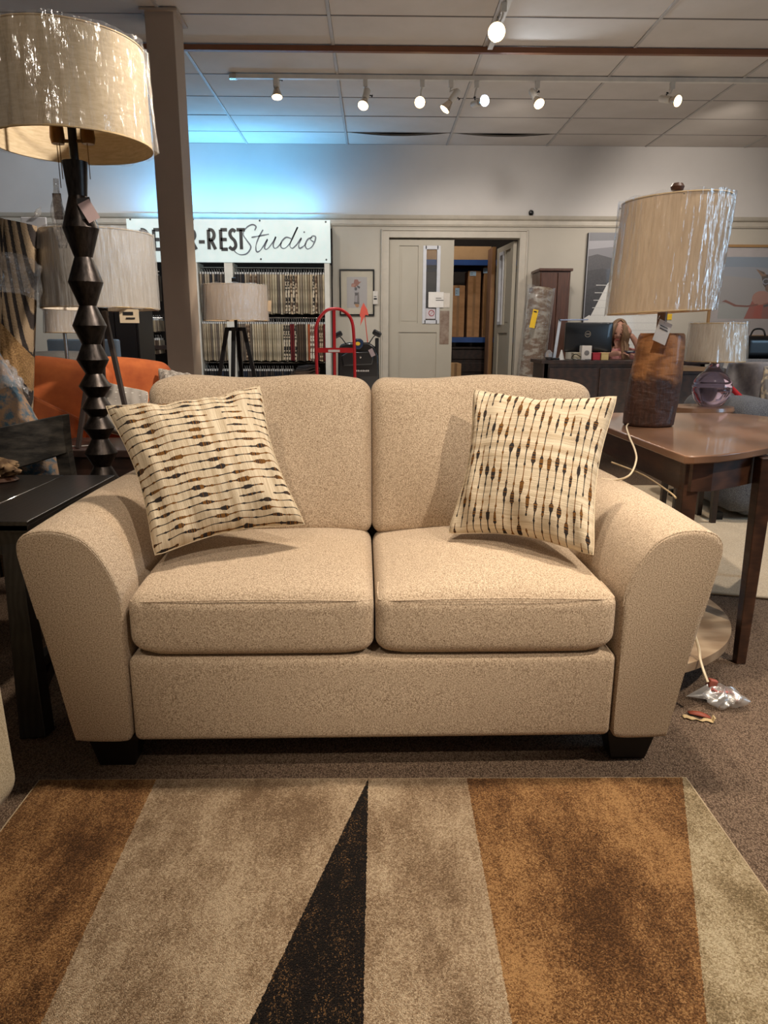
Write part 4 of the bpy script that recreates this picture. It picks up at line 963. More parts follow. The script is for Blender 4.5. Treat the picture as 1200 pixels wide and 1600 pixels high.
mb = MB(); mb.beam((a.x-.1, a.y-.1, a.z-.06+.05), (b.x, b.y, b.z-.02), .09, .14, .09, .14); mb.build('arm', ORANGE, t, world=True, smooth=0, bevel=.025, bseg=3)
mb = MB(); mb.box(-2.5, -1.05, 3.85, 4.5, .12, .46); mb.build('seat_base', ORANGE, t, world=True, smooth=0, bevel=.03, bseg=3)
for x in (-2.4, -1.15):
    for yy in (3.9, 4.4): mb = MB(); mb.box(x, x+.05, yy, yy+.05, 0, .12); mb.build('leg', DARKW, t, world=True, smooth=0)
def patt(name):
    n = NT(name); v = n.coord((1, 1, 1)); vo = n.n('ShaderNodeTexVoronoi', {'Vector': n.coord((1, 1, 3)), 'Scale': 26.0, 'Randomness': .35}).outputs[0]
    n.col(n.ramp(vo, [(.12, lin((206, 200, 188))), (.24, lin((146, 138, 128)))])); n.b.inputs['Roughness'].default_value = .9; return n.m
PT = patt('grey_dash_pattern')
pillow('throw_pillow', 'grey pillow with white dashes on the orange sofa', W(128, 668, 3.85), W(228, 690, 3.8), W(232, 612, 3.95), W(146, 592, 3.98), .06, PT, seed=3, pinch=.06)
pillow('throw_pillow', 'grey fringed pillow behind the loveseat, left of the pillar foot', W(252, 640, 4.1), W(330, 650, 4.1), W(312, 588, 4.25), W(247, 575, 4.25), .06, mat('grey_woven_stripe', (176, 166, 152), .9, c2=(108, 100, 92), scale=6, stretch=(14, 14, 3), detail=2), seed=4, pinch=.06)
t = thing('white_sofa', 'off white sofa at the far left behind the orange one', 'sofa', (-2.9, 5.6, 0))
blob(40, 150, 553, 660, 5.4, .12, WHITEF, 'back_cushion', .06, (0, 0, 0), t)
mb = MB(); mb.box(-3.4, -2.2, 5.5, 6.1, .1, .55); mb.build('seat_base', WHITEF, t, world=True, smooth=0, bevel=.03)
BLP = mat('pale_blue_panel', (150, 172, 196), .6)
t = thing('headboard', 'pale blue upholstered headboard standing against the left wall display', 'headboard', (W(100, 550, 6.6).x, 6.6, 0))
a = W(76, 570, 6.6); b = W(128, 530, 6.6); mb = puff(abs(b.x-a.x)/2, .05, b.z/2, .02, front=.01); mb.v = [(v[0]+(a.x+b.x)/2, v[1]+6.65, v[2]+b.z/2) for v in mb.v]; mb.build('left_panel', BLP, t, world=True)
a = W(150, 570, 6.6); b = W(182, 530, 6.6); mb = puff(abs(b.x-a.x)/2, .05, b.z/2, .02, front=.01); mb.v = [(v[0]+(a.x+b.x)/2, v[1]+6.65, v[2]+b.z/2) for v in mb.v]; mb.build('right_panel', BLP, t, world=True)
t = thing('tall_cabinet', 'tall nearly black cabinet below the hanging price tag', 'cabinet', (W(190, 520, 7.4).x, 7.7, 0))
a = W(150, 560, 7.4); b = W(214, 482, 7.4); mb = MB(); mb.box(a.x, b.x, 7.4, 7.9, 0, b.z); mb.build('body', mat('near_black_lacquer', (26, 20, 20), .4), t, world=True, smooth=0, bevel=.004)
mb = MB(); mb.box(a.x+.02, (a.x+b.x)/2-.005, 7.38, 7.4, .1, b.z-.03); mb.build('door', mat('near_black_lacquer', (26, 20, 20), .4), t, world=True, smooth=0)
mb = MB(); mb.box((a.x+b.x)/2+.005, b.x-.02, 7.38, 7.4, .1, b.z-.03); mb.build('door', mat('near_black_lacquer', (26, 20, 20), .4), t, world=True, smooth=0)

# ------------------------------------------------------------------ sample rack, sign, swatches
RYF = 9.15
RWH = mat('rack_white_paint', (222, 220, 210), .5)
rk = thing('sample_rack', 'white framed wall rack for hanging fabric samples under the shop sign', 'rack', (W(360, 500, RYF).x, RYF+.17, 0))
sTL = W(197, 338, RYF); sTR = W(516, 344, RYF); sBR = W(516, 411, RYF)
xL = sTL.x; xR = sTR.x; zS0 = sBR.z; zS1 = sTR.z
for (pa, pb) in ((197, 206), (302, 313), (354, 367), (508, 516)):
    a = W(pa, 500, RYF).x; b = W(pb, 500, RYF).x
    mb = MB(); mb.box(a, b, RYF, RYF+.33, 0, zS0); mb.build('post', RWH, rk, world=True, smooth=0, bevel=.003)
mb = MB(); mb.box(xL, xR, RYF+.325, RYF+.345, 0, zS1-.02); mb.build('back_panel', mat('rack_dark_interior', (40, 34, 32), .8), rk, world=True, smooth=0)
mb = MB(); mb.box(xL, xR, RYF+.02, RYF+.345, zS1-.05, zS1-.02); mb.build('top_board', RWH, rk, world=True, smooth=0)
mb = MB(); mb.box(W(248, 500, RYF).x-.5, W(302, 500, RYF).x, RYF+.02, RYF+.33, W(300, 545, RYF).z-.01, W(300, 540, RYF).z)
mb.build('shelf', DARKW, rk, world=True, smooth=0)
def rail(pa, pb, py):
    z = W(400, py, RYF).z; a = W(pa, 500, RYF).x; b = W(pb, 500, RYF).x
    mb = MB(); mb.tube([(a, RYF+.12, z), (b, RYF+.12, z)], .008, 8); mb.build('hanging_rail', CHROME, rk, world=True)
for pa, pb, py in ((313, 354, 417), (367, 508, 417), (313, 354, 496), (367, 508, 496), (313, 354, 567), (367, 508, 567), (206, 250, 424), (206, 250, 497), (206, 250, 541)): rail(pa, pb, py)
# sign
sg = thing('shop_sign', 'backlit white DECOR-REST Studio sign above the fabric sample rack', 'sign', ((xL+xR)/2, RYF, (zS0+zS1)/2))
mb = MB(); mb.box(xL, xR, RYF-.012, RYF+.02, zS0, zS1); mb.build('sign_board', mat('sign_white_acrylic', (220, 236, 232), .3, emit=((205, 224, 228), .34)), sg, world=True, smooth=0, bevel=.003)
TXM = mat('sign_black_letters', (20, 22, 26), .4); TXG = mat('sign_grey_script', (104, 112, 124), .4)
# bold condensed letters in strokes: cap height 1, unit box widths
def stroke_letter(ch):
    B = {'D': [[(0, 0), (0, 1)], 'D'], 'E': [[(0, 0), (0, 1)], [(0, 1), (.42, 1)], [(0, .5), (.38, .5)], [(0, 0), (.42, 0)]],
         'R': [[(0, 0), (0, 1)], 'P', [(.16, .48), (.46, 0)]], 'S': ['S'], 'T': [[(-.0, 1), (.5, 1)], [(.25, 0), (.25, 1)]],
         'C': ['C'], 'O': ['O'], '-': [[(0, .38), (.3, .38)]]}[ch]; out = []
    for b in B:
        if b == 'D': out.append([(0, 1)]+[(.12+.40*sin(a), .5+.5*cos(a)) for a in [PI*k/12 for k in range(13)]]+[(0, 0)])
        elif b == 'P': out.append([(0, 1)]+[(.16+.24*sin(a), .74+.26*cos(a)) for a in [PI*k/10 for k in range(11)]]+[(0, .48)])
        elif b == 'C': out.append([(.40+.40*cos(a), .5+.5*sin(a)) for a in [PI*.28+PI*1.44*k/16 for k in range(17)]])
        elif b == 'O': out.append([(.45+.43*cos(a), .5+.5*sin(a)) for a in [2*PI*k/24 for k in range(25)]])
        elif b == 'S': out.append([(q.x, q.y) for q in spline([(.38, .90, 0), (.22, 1, 0), (.06, .86, 0), (.10, .64, 0), (.32, .42, 0), (.36, .15, 0), (.18, 0, 0), (-.02, .12, 0)], 5)])
        else: out.append(b)
    return out
def ribbon(mb, pts, w, y0, y1, wvar=None):
    P = [Vector((p[0], 0, p[1])) for p in pts]; N = len(P); L = []; R_ = []
    for i, p in enumerate(P):
        tn = (P[min(i+1, N-1)]-P[max(i-1, 0)]).normalized(); nn = Vector((-tn.z, 0, tn.x)); ww = (wvar[i] if wvar else w)/2
        L.append(p+nn*ww); R_.append(p-nn*ww)
    vs = []
    for i in range(N):
        for q in (L[i], R_[i]):
            for yy in (y0, y1): vs.append((q.x, yy, q.z))
    fs = [(0, 1, 3, 2), (4*N-4, 4*N-2, 4*N-1, 4*N-3)]
    for i in range(N-1):
        a = 4*i; b = a+4; fs += [(a, a+2, b+2, b), (a+1, b+1, b+3, a+3), (a, b, b+1, a+1), (a+2, a+3, b+3, b+2)]
    mb.add(vs, fs)
base = W(228, 389.5, RYF-.012); caph = W(300, 359, RYF).z-W(300, 389.5, RYF).z
# measured pen positions in pixels for each letter of the heading
for ch, px, wd_ in (('D', 222, 12), ('E', 242, 9), ('C', 256, 14), ('O', 274, 16), ('R', 296, 11), ('-', 311.5, 9), ('R', 327, 10), ('E', 346, 10), ('S', 359, 10), ('T', 371, 13)):
    o_ = W(px, 389.5-(.012*0), RYF-.012); sc_w = (W(px+wd_, 380, RYF).x-W(px, 380, RYF).x)/{'D': .52, 'E': .42, 'C': .8, 'O': .88, 'R': .46, '-': .3, 'S': .38, 'T': .5}[ch]
    mb = MB()
    for st in stroke_letter(ch):
        pts = [(o_.x+p[0]*sc_w, o_.z+p[1]*caph) for p in st]; ribbon(mb, pts, .038, RYF-.020, RYF-.012)
    mb.build('letter', TXM, sg, world=True, smooth=0, weld=False)
# flowing script word, pixel stroke paths turned into metres on the board plane
scr = [
 [(398, 360), (400, 354), (394, 351), (385, 356), (380, 366), (386, 376), (392, 386), (386, 396), (376, 398), (368, 394), (364, 388)],
 [(411, 359), (404, 372), (400, 384), (401, 393), (406, 392), (412, 384)], [(393, 371), (404, 369), (420, 366)],
 [(412, 384), (418, 374), (414, 384), (414, 389), (419, 388), (428, 376), (431, 370), (427, 382), (429, 388), (434, 386), (440, 379)],
 [(455, 373), (447, 371), (440, 378), (439, 386), (445, 388), (453, 380), (461, 364), (465, 355), (456, 374), (453, 384), (457, 388), (464, 382)],
 [(464, 382), (471, 372), (467, 382), (468, 388), (474, 385), (478, 380)],
 [(488, 371), (481, 374), (477, 383), (480, 389), (487, 386), (492, 377), (493, 370), (488, 369), (485, 374), (490, 378)]]
for st in scr:
    pp = [W(a, b, RYF-.012) for a, b in st]; pts = [(q.x, q.y) for q in spline([(p.x, p.z, 0) for p in pp], 6)]
    mb = MB(); n_ = len(pts); ribbon(mb, pts, .008, RYF-.018, RYF-.012, [.008+.009*abs(sin(7*i/n_+.5)) for i in range(n_)]); mb.build('script_stroke', TXG, sg, world=True, smooth=0, weld=False)
p = W(475.5, 363, RYF); mb = MB(); mb.lathe([(.010, 0), (.010, .006)], (p.x, RYF-.012, p.z), 10, Matrix.Rotation(PI/2, 4, 'X')); mb.build('script_dot', TXG, sg, world=True)
for a, b in ((302, 343), (406, 345), (509, 347), (302, 404), (408, 405), (510, 406), (204, 343), (204, 398)):
    p = W(a, b, RYF); mb = MB(); mb.lathe([(.011, 0), (.011, .005), (.006, .009)], (p.x, RYF-.012, p.z), 12, Matrix.Rotation(PI/2, 4, 'X')); mb.build('screw', mat('grey_screw', (110, 110, 112), .3, .8), sg, world=True)
# cyan strip light on top of the rack
mb = MB(); mb.box(xL+.03, xR-.03, RYF+.06, RYF+.10, zS1-.02, zS1+.01)
stl = thing('strip_light', 'cyan strip light lying on top of the sample rack behind the sign', 'light', ((xL+xR)/2, RYF+.08, zS1-.02))
mb.build('diffuser', bulbmat('cyan_tube', (130, 205, 255), 2.2), stl, world=True, smooth=0)
for (lx, le) in ((xL+.7, 17), (xR-.75, 17)):
    l = bpy.data.lights.new('strip_glow', 'AREA'); l.energy = le; l.color = (.13, .52, 1.0); l.shape = 'RECTANGLE'; l.size = 1.1; l.size_y = .06
    o = bpy.data.objects.new('strip_glow', l); COL.objects.link(o); o.parent = stl
    o.matrix_basis = stl.matrix_basis.inverted() @ Matrix.Translation((lx, RYF+.08, zS1+.02)) @ Matrix.Rotation(PI, 4, 'X')
# swatches
def cols(*c): return [mat('swatch_%d_%d_%d' % x, x, .85, c2=tuple(int(v*.72) for v in x), scale=11, stretch=(1, 1, .6)) for x in c]
CR = cols((222, 208, 180), (206, 192, 162), (196, 182, 156), (214, 196, 164), (186, 170, 142))
TA = cols((166, 148, 122), (150, 134, 112), (136, 122, 106), (176, 160, 138), (120, 108, 96))
DK = cols((60, 54, 52), (46, 44, 48), (78, 70, 66), (34, 34, 42)); RD = cols((120, 30, 34), (92, 26, 30), (150, 50, 40)); OR = cols((190, 92, 48),); BRN = cols((92, 74, 60), (104, 84, 68), (76, 60, 50)); NV = cols((34, 40, 56), (44, 52, 70), (26, 28, 36))
PTN = []
for i, (a, b) in enumerate((((214, 200, 176), (44, 38, 36)), ((198, 178, 150), (92, 70, 54)), ((228, 220, 204), (120, 96, 84)))):
    n = NT('patterned_swatch_%s' % 'abc'[i]); f = n.noise(n.coord((1, 1, 1)), 34-6*i, 2); n.col(n.ramp(f, [(.46, lin(b)), (.5, lin(a))])); n.b.inputs['Roughness'].default_value = .85; PTN.append(n.m)
HANG = mat('clear_hanger_plastic', (214, 214, 212), .3)
_sm = {}
def swatch_mesh(m, w, h, dpt, k):
    key = (m.name, round(w, 4), round(h, 3), k)
    if key in _sm: return _sm[key]
    mb = MB(); N = 5; sec = []
    for i in range(N+1):
        a = PI*i/N; sec.append((-w/2*cos(a), -w*.45*sin(a)))
    sec += [(w/2, dpt), (-w/2, dpt)]
    lo = -h - .012*((k*37) % 5)/4
    mb.prism([(x, yy) for x, yy in sec], lo, 0, 'z'); o = mb.build('tmp', m, None, smooth=30); me = o.data; me.name = 'fabric_swatch'; bpy.data.objects.remove(o); _sm[key] = me; return me
hm = MB(); hm.box(-.010, .010, -.008, .16, -.012, .012); hm.tube([(0, .09, .01), (0, .09, .035), (0, .075, .05), (0, .06, .045)], .003, 5)
_h = hm.build('hanger_clip', HANG, None, smooth=0); hang_me = _h.data; bpy.data.objects.remove(_h)
_o1 = 'first second third fourth fifth sixth seventh eighth ninth tenth eleventh twelfth thirteenth fourteenth fifteenth sixteenth seventeenth eighteenth nineteenth twentieth'.split()
ORD = _o1 + ['twenty-'+w for w in _o1[:9]] + ['thirtieth'] + ['thirty-'+w for w in _o1[:9]] + ['fortieth']
def swatch_row(pa, pb, pyt, pyb, n, pick, label, group, hpy=8):
    xa = W(pa, 500, RYF).x; xb = W(pb, 500, RYF).x; zt = W(400, pyt, RYF).z; zb = W(400, pyb, RYF).z; stp = (xb-xa)/n
    for i in range(n):
        m, adj = pick(i/n, i); h = zt-zb
        x = xa+stp*(i+.5)
        o = bpy.data.objects.new('fabric_swatch', swatch_mesh(m, stp*.86, h, .2, i % 4)); COL.objects.link(o)
        o.location = (x, RYF+.035+.018*random.random(), zt); o.rotation_euler = (0, random.uniform(-.012, .012), random.uniform(-.06, .06))
        art = ORD[i]
        tag(o, '%s fabric swatch, %s from left, %s' % (adj, art, label), 'fabric swatch', 'fabric swatches '+group)
        c = bpy.data.objects.new('hanger_clip', hang_me); COL.objects.link(c); c.parent = o; c.location = (0, 0, .012); c.scale = (.7, 1, 1)
R = random.Random(3)
def p1(q, i):
    if q < .10: return R.choice(DK), 'dark'
    if .55 < q < .62 or .63 < q < .68 or .85 < q < .90: return R.choice(PTN[:2]), 'patterned'
    if q < .33: return R.choice(PTN[1:]+TA), 'tan'
    return (R.choice(CR), 'cream') if R.random() < .6 else (R.choice(TA), 'taupe')
def p1l(q, i): return (R.choice(DK+TA[3:]), 'charcoal')
def p2(q, i):
    if q > .95: return R.choice(RD), 'dark red'
    if q > .91: return R.choice(PTN), 'speckled'
    if q > .88: return R.choice(RD), 'crimson'
    if q > .82: return R.choice(PTN[2:]), 'rose patterned'
    if q > .79: return OR[0], 'orange'
    if q > .765: return CR[0], 'white'
    if q > .65: return R.choice(BRN), 'brown'
    if q > .51: return R.choice(PTN[:2]+RD[:1]), 'black patterned'
    if q > .33: return R.choice(CR[:2]), 'ivory'
    return (R.choice(CR), 'cream') if R.random() < .5 else (R.choice(TA+PTN[1:2]), 'taupe')
def p2l(q, i): return (R.choice(CR), 'cream') if R.random() < .5 else (R.choice(TA), 'grey taupe')
def p3(q, i): return R.choice(NV+DK), 'navy and black'
swatch_row(368, 508, 428, 489, 36, p1, 'top row of the rack', 'in the top row')
swatch_row(314, 353, 428, 489, 10, p1l, 'above the small tripod lamp', 'above the small tripod lamp')
swatch_row(368, 508, 506, 563, 40, p2, 'middle row of the rack', 'in the middle row')
swatch_row(314, 353, 506, 563, 12, p2l, 'middle row beside lamp legs', 'left of the lamp legs')
swatch_row(368, 455, 580, 620, 24, p3, 'lowest row of the rack', 'in the lowest row')
swatch_row(314, 353, 580, 620, 10, p3, 'lowest row beside lamp legs', 'lowest row left of the lamp legs')
swatch_row(208, 248, 430, 470, 9, p1l, 'dark bay left of pillar', 'left of the pillar at top')
swatch_row(220, 247, 501, 518, 9, lambda q, i: (R.choice(TA+CR[3:]), 'small taupe'), 'tray left of the pillar', 'in the tray left of the pillar')
swatch_row(220, 247, 532, 553, 9, lambda q, i: (R.choice(TA+BRN+CR[3:]), 'short brown'), 'under the tray left of pillar', 'under the tray left of the pillar')
# folded denim pile
c = W(475, 583, 8.7); t = thing('folded_fabric_stack', 'slumped pile of folded brown and charcoal fabric at rack foot', 'fabric pile', (c.x, 8.8, 0))
mb = MB(); mb.box(-.2, .2, -.15, .15, 0, c.z-.03); mb.build('stool_box', DARKW, t, smooth=0)
for k in range(5):
    m = (BRN+DK)[k]
    def ff(u, v, k=k): a = 2*PI*u; return Vector(((.17-.012*k)*cos(a)*(1+.1*sin(3*a+k))+.012*k, .13*sin(a), c.z-.03+.022*(k+v)+.015*sin(2*a+k)*(cos(a)+1)))
    mb = MB(); mb.grid(ff, 28, 1, wrapu=True); mb.f += [tuple(range(27, -1, -1)), tuple(28+q for q in range(28))]; mb.c += [None, None]; mb.build('folded_cloth', m, t, smooth=40)

# ------------------------------------------------------------------ red hand truck
HY = 7.2
t = thing('hand_truck', 'red tubular hand truck standing behind the loveseat back', 'hand truck', (W(523, 600, HY).x, HY, 0))
P = [W(498, 640, HY), W(494.5, 560, HY), W(493.5, 520, HY), W(495, 507, HY), W(500, 496, HY), W(510, 485.5, HY), W(521, 482.5, HY), W(533, 484, HY), W(544, 492, HY), W(550, 503, HY), W(552.5, 520, HY), W(554, 560, HY), W(556, 640, HY)]
P[0].z = .12; P[-1].z = .12
mb = MB(); mb.tube(spline(P, 6), .016, 12); mb.build('tube_frame', RED, t, world=True)
a = W(522, 484, HY); mb = MB(); mb.box(a.x-.014, a.x+.014, HY-.006, HY+.006, .12, a.z); mb.build('centre_bar', RED, t, world=True, smooth=0)
a = W(494, 551, HY); b = W(554, 543.5, HY); mb = MB(); mb.box(a.x, b.x, HY-.012, HY, a.z, b.z); cb = mb.build('cross_bar', RED, t, world=True, smooth=0)
a = W(513, 550, HY); b = W(531, 546.5, HY); mb = MB(); mb.box(a.x, b.x, HY-.018, HY-.012, a.z, b.z); mb.build('maker_plate', mat('silver_plate', (200, 190, 184), .4), t, world=True, smooth=0)
mb = MB(); mb.box(P[0].x, P[-1].x, HY-.25, HY, 0.01, .02); mb.build('toe_plate', RED, t, world=True, smooth=0)
for x in (P[0].x-.05, P[-1].x+.05):
    mb = MB(); mb.lathe([(.06, -.02), (.11, -.022), (.12, -.01), (.12, .01), (.11, .022), (.06, .02)], (x, HY+.05, .12), 24, Matrix.Rotation(PI/2, 4, 'Y')); mb.build('wheel', BLACKM, t, world=True)

# ------------------------------------------------------------------ mobility scooter
MY = 8.1
t = thing('mobility_scooter', 'black mobility scooter with two mirrors parked against the rear wall', 'scooter', (W(563, 600, MY).x, MY+.3, 0))
BPL = mat('black_gloss_plastic', (26, 26, 28), .3, c2=(20, 20, 22), coat=.3); 
def wbox(a, b, c_, d, y0, y1, m, nm, bev=.01, par=None): p = W(a, d, y0); q = W(b, c_, y0); mb = MB(); mb.box(min(p.x, q.x), max(p.x, q.x), y0, y1, min(p.z, q.z), max(p.z, q.z)); return mb.build(nm, m, par, world=True, smooth=30, bevel=bev, bseg=3)
mb = MB(); poly = [(528, 620), (528, 548), (532, 538), (544, 535), (576, 535), (586, 542), (592, 556), (593, 620)]
mb.prism([(W(a, b, MY).x, W(a, b, MY).z) for a, b in poly], MY, MY+.35, 'y'); mb.build('front_cowl', BPL, t, world=True, smooth=30, bevel=.02, bseg=3)
mb = MB(); poly = [(536, 572), (533, 556), (544, 549), (576, 549), (585, 557), (582, 570)]
mb.prism([(W(a, b, MY).x, W(a, b, MY).z) for a, b in poly], MY-.05, MY, 'y'); mb.build('nose_panel', BPL, t, world=True, smooth=30, bevel=.015, bseg=3)
mb = MB(); poly = [(551, 541), (552, 532), (557, 529), (564, 529), (568, 533), (567, 541), (562, 546), (555, 545)]
mb.prism([(W(a, b, MY).x, W(a, b, MY).z) for a, b in poly], MY-.07, MY+.02, 'y'); hl = mb.build('headlamp_shroud', mat('dark_blue_plastic', (30, 48, 78), .3), t, world=True, smooth=30, bevel=.01)
p = W(559, 537, MY-.07); mb = MB(); mb.lathe([(.028, 0), (.026, .008), (.001, .012)], p, 20, Matrix.Rotation(PI/2, 4, 'X') @ Matrix.Scale(.75, 4, (0, 1, 0))); mb.build('yellow_emblem', mat('yellow_emblem', (222, 178, 52), .4), t, world=True)
p = W(563, 558, MY-.05); mb = MB(); mb.lathe([(.013, 0), (.012, .006), (.001, .009)], p, 14, Matrix.Rotation(PI/2, 4, 'X')); mb.build('badge', CHROME, t, world=True)
for sx, (sa, sb, cx, cy) in (('l', (541, 538, 528, 523)), ('r', (577, 536, 589, 521))):
    a = W(sa, sb, MY); c_ = W(cx, cy, MY); mb = MB(); mb.tube([a, (a+c_)/2+Vector((0, 0, .01)), c_], .006, 6); arm = mb.build('mirror_stalk', BLACKM, t, world=True)
    tilt = .5 if sx == 'r' else -.45
    Mx = Matrix.Translation(c_) @ Matrix.Rotation(tilt, 4, 'Y'); mb = puff(.05, .018, .03, .017); mb.v = [tuple(Mx @ Vector(v)) for v in mb.v]; mb.build('mirror', BPL, t, world=True)
wbox(586, 592, 528, 556, MY+.02, MY+.1, BPL, 'tiller_arm', .008, t)
mb = MB(); p = W(581, 551, MY-.06); mb.cbox(p, (.05, .003, .085), (0, -.45, 0)); mb.build('hang_tag', mat('grey_pink_tag', (156, 140, 142), .5), t, world=True, smooth=0)
mb = MB(); 
for k in range(9):
    a = W(554+k*2.6, 579.5, MY-.056); mb.box(a.x, a.x+.011, MY-.058, MY-.05, a.z-.008, a.z+.010*(1 if k % 3 else .7))
mb.build('raised_lettering', mat('pale_lettering', (196, 190, 184), .4), t, world=True, smooth=0)
for a in (531, 590):
    p = W(a, 575, MY); mb = MB(); mb.lathe([(.09, -.04), (.14, -.045), (.15, -.03), (.15, .03), (.14, .045), (.09, .04)], (p.x, MY+.2, .15), 24, Matrix.Rotation(PI/2, 4, 'Y')); mb.build('wheel', BLACKM, t, world=True)
mb = MB(); mb.box(t.location.x-.25, t.location.x+.25, MY+.3, MY+1.0, .12, .3); mb.build('floor_pan', BPL, t, world=True, smooth=0, bevel=.02)
# safety flag
FLG = mat('coral_flag', (226, 96, 80), .6, emit=None); a = W(575, 540, 8.3); b = W(568, 476, 8.3)
fl_ = thing('safety_flag', 'coral red pennant on a thin pole behind the scooter', 'flag', (a.x, 8.3, a.z-.3))
mb = MB(); mb.tube([(a.x+.02, 8.3, a.z-.3), a, b], [.006, .006, .004], 6); mb.build('pole', FLG, fl_, world=True)
pl_ = [(568, 473), (574, 484), (576, 493), (571, 492), (567, 500), (563, 509), (564, 497), (562, 492), (564, 482)]
mb = MB(); mb.prism([(W(x, y_, 8.28).x, W(x, y_, 8.28).z) for x, y_ in pl_], 8.27, 8.285, 'y'); mb.build('pennant', FLG, fl_, world=True, smooth=0)

# ------------------------------------------------------------------ framed pictures
INKM = attr_mat('printed_inks', .45, .15)
def picture(name, label, x0, x1, z0, z1, y, fw, fm, mt, matm, shapes, fd=.03, glass=True, bg=(200, 200, 204), ax=None):
    t = thing(name, label, 'picture', ((x0+x1)/2, y, (z0+z1)/2))
    mb = MB(); mb.box(x0, x1, y-fd, y-.002, z1-fw, z1); mb.box(x0, x1, y-fd, y-.002, z0, z0+fw); mb.box(x0, x0+fw, y-fd, y-.002, z0+fw, z1-fw); mb.box(x1-fw, x1, y-fd, y-.002, z0+fw, z1-fw)
    mb.build('frame', fm, t, world=True, smooth=0)
    yy = y-.012
    if mt: mb = MB(); mb.box(x0+fw*.9, x1-fw*.9, yy, y-.002, z0+fw*.9, z1-fw*.9); mb.build('mat_board', matm, t, world=True, smooth=0)
    ix0, ix1, iz0, iz1 = ax or (x0+fw+mt, x1-fw-mt, z0+fw+mt, z1-fw-mt)
    mb = MB(); mb.prism([(ix0, iz0), (ix1, iz0), (ix1, iz1), (ix0, iz1)], yy-.001, yy, 'y', col=bg)
    d = .0012
    for col, poly in shapes:
        d += .00012
        mb.prism([(ix0+(ix1-ix0)*a, iz0+(iz1-iz0)*b) for a, b in poly], yy-d, yy, 'y', col=col)
    mb.build('print', INKM, t, world=True, smooth=0, weld=False)
    if glass: mb = MB(); mb.box(x0+fw*.5, x1-fw*.5, y-.018, y-.016, z0+fw*.5, z1-fw*.5); mb.build('glazing', GLASS, t, world=True, smooth=0)
    return t
def ell(cx, cy, rx, ry, n=14, rot=0): return [(cx+rx*cos(a)*cos(rot)-ry*sin(a)*sin(rot), cy+rx*cos(a)*sin(rot)+ry*sin(a)*cos(rot)) for a in [2*PI*k/n for k in range(n)]]
# bird in a cowboy hat
a = W(531, 493, YW); b = W(585, 421, YW)
bird = [((120, 112, 110), [(.36, .12), (.62, .12), (.60, .5), (.52, .62), (.40, .55)]), ((176, 170, 172), [(.38, .2), (.50, .18), (.52, .40), (.42, .44)]),
        ((196, 190, 192), ell(.45, .60, .16, .14)), ((90, 86, 90), ell(.44, .62, .07, .06)), ((30, 28, 30), ell(.45, .62, .035, .035)), ((60, 54, 56), [(.38, .50), (.56, .50), (.54, .42), (.42, .40)]),
        ((28, 26, 30), [(.52, .74), (.66, .68), (.62, .62), (.50, .68)]), ((168, 92, 66), [(.22, .72), (.40, .66), (.58, .76), (.72, .86), (.60, .84), (.54, .92), (.38, .92), (.34, .80), (.24, .78)]), ((206, 140, 116), ell(.32, .73, .11, .045, rot=.3)),
        ((210, 140, 58), [(.38, .14), (.58, .13), (.60, .05), (.50, .01), (.42, .06)]), ((60, 52, 52), [(.36, .20), (.60, .18), (.62, .13), (.34, .13)])]
t = picture('framed_print', 'small black framed print of a bird wearing a cowboy hat', a.x, b.x, a.z, b.z, YW, .018, BLACKM, .075, mat('cream_mat', (232, 222, 198), .7), bird, bg=(204, 198, 196))
mb = MB(); p = W(586.5, 464, YW); mb.box(p.x-.03, p.x+.03, YW-.037, YW-.033, p.z-.09, p.z+.07); c_ = mb.build('price_card', mat('card_translucent', (214, 208, 200), .3), t, world=True, smooth=0)
mb = MB(); mb.box(p.x-.02, p.x+.02, YW-.039, YW-.037, p.z-.035, p.z-.015); mb.build('printed_line', INK, t, world=True, smooth=0); mb = MB(); mb.box(p.x-.02, p.x+.015, YW-.039, YW-.037, p.z+.0, p.z+.008); mb.build('printed_line', INK, t, world=True, smooth=0)
# dog with goggles playing a guitar
a = W(1101, 527, YW); b = W(1225, 383, YW); fx1 = a.x+1.25
dog = [((196, 200, 198), [(0, 0), (1, 0), (1, .22), (0, .25)]), ((150, 172, 196), [(0, 1), (1, 1), (1, .80), (.5, .84), (0, .84)]), ((176, 184, 198), [(0, .84), (.5, .84), (1, .80), (1, .62), (0, .70)]),
       ((196, 92, 74), [(.42, 0), (.52, .30), (.68, .42), (.95, .34), (1, 0)]), ((214, 150, 130), ell(.66, .34, .15, .12)), ((206, 70, 40), [(.56, .02), (.58, .22), (.72, .24), (.72, .0)]),
       ((150, 70, 46), [(.04, .28), (.10, .27), (.25, .20), (.45, .19), (.62, .22), (.62, .25), (.45, .22), (.27, .23), (.10, .31)]), ((176, 90, 76), [(.70, .25), (.95, .32), (.95, 0), (.70, 0)]), ((60, 52, 56), [(.70, .22), (.98, .32), (.98, .27), (.72, .19)]),
       ((70, 52, 44), [(.60, .76), (.70, .72), (.80, .73), (.92, .70), (.95, .52), (.86, .42), (.74, .46), (.66, .56)]), ((160, 116, 80), [(.52, .81), (.66, .76), (.70, .70), (.62, .69)]), ((40, 30, 30), [(.55, .80), (.66, .75), (.66, .72)]),
       ((150, 110, 84), ell(.76, .50, .06, .06)), ((120, 60, 54), ell(.82, .50, .04, .05)), ((180, 190, 214), ell(.70, .61, .055, .05)), ((36, 34, 48), ell(.70, .61, .04, .036)), ((180, 190, 214), ell(.83, .61, .055, .05)), ((36, 34, 48), ell(.83, .61, .04, .036)), ((30, 26, 28), ell(.775, .53, .02, .018))]
ia = W(1120, 498, YW); ib = W(1222, 402, YW)
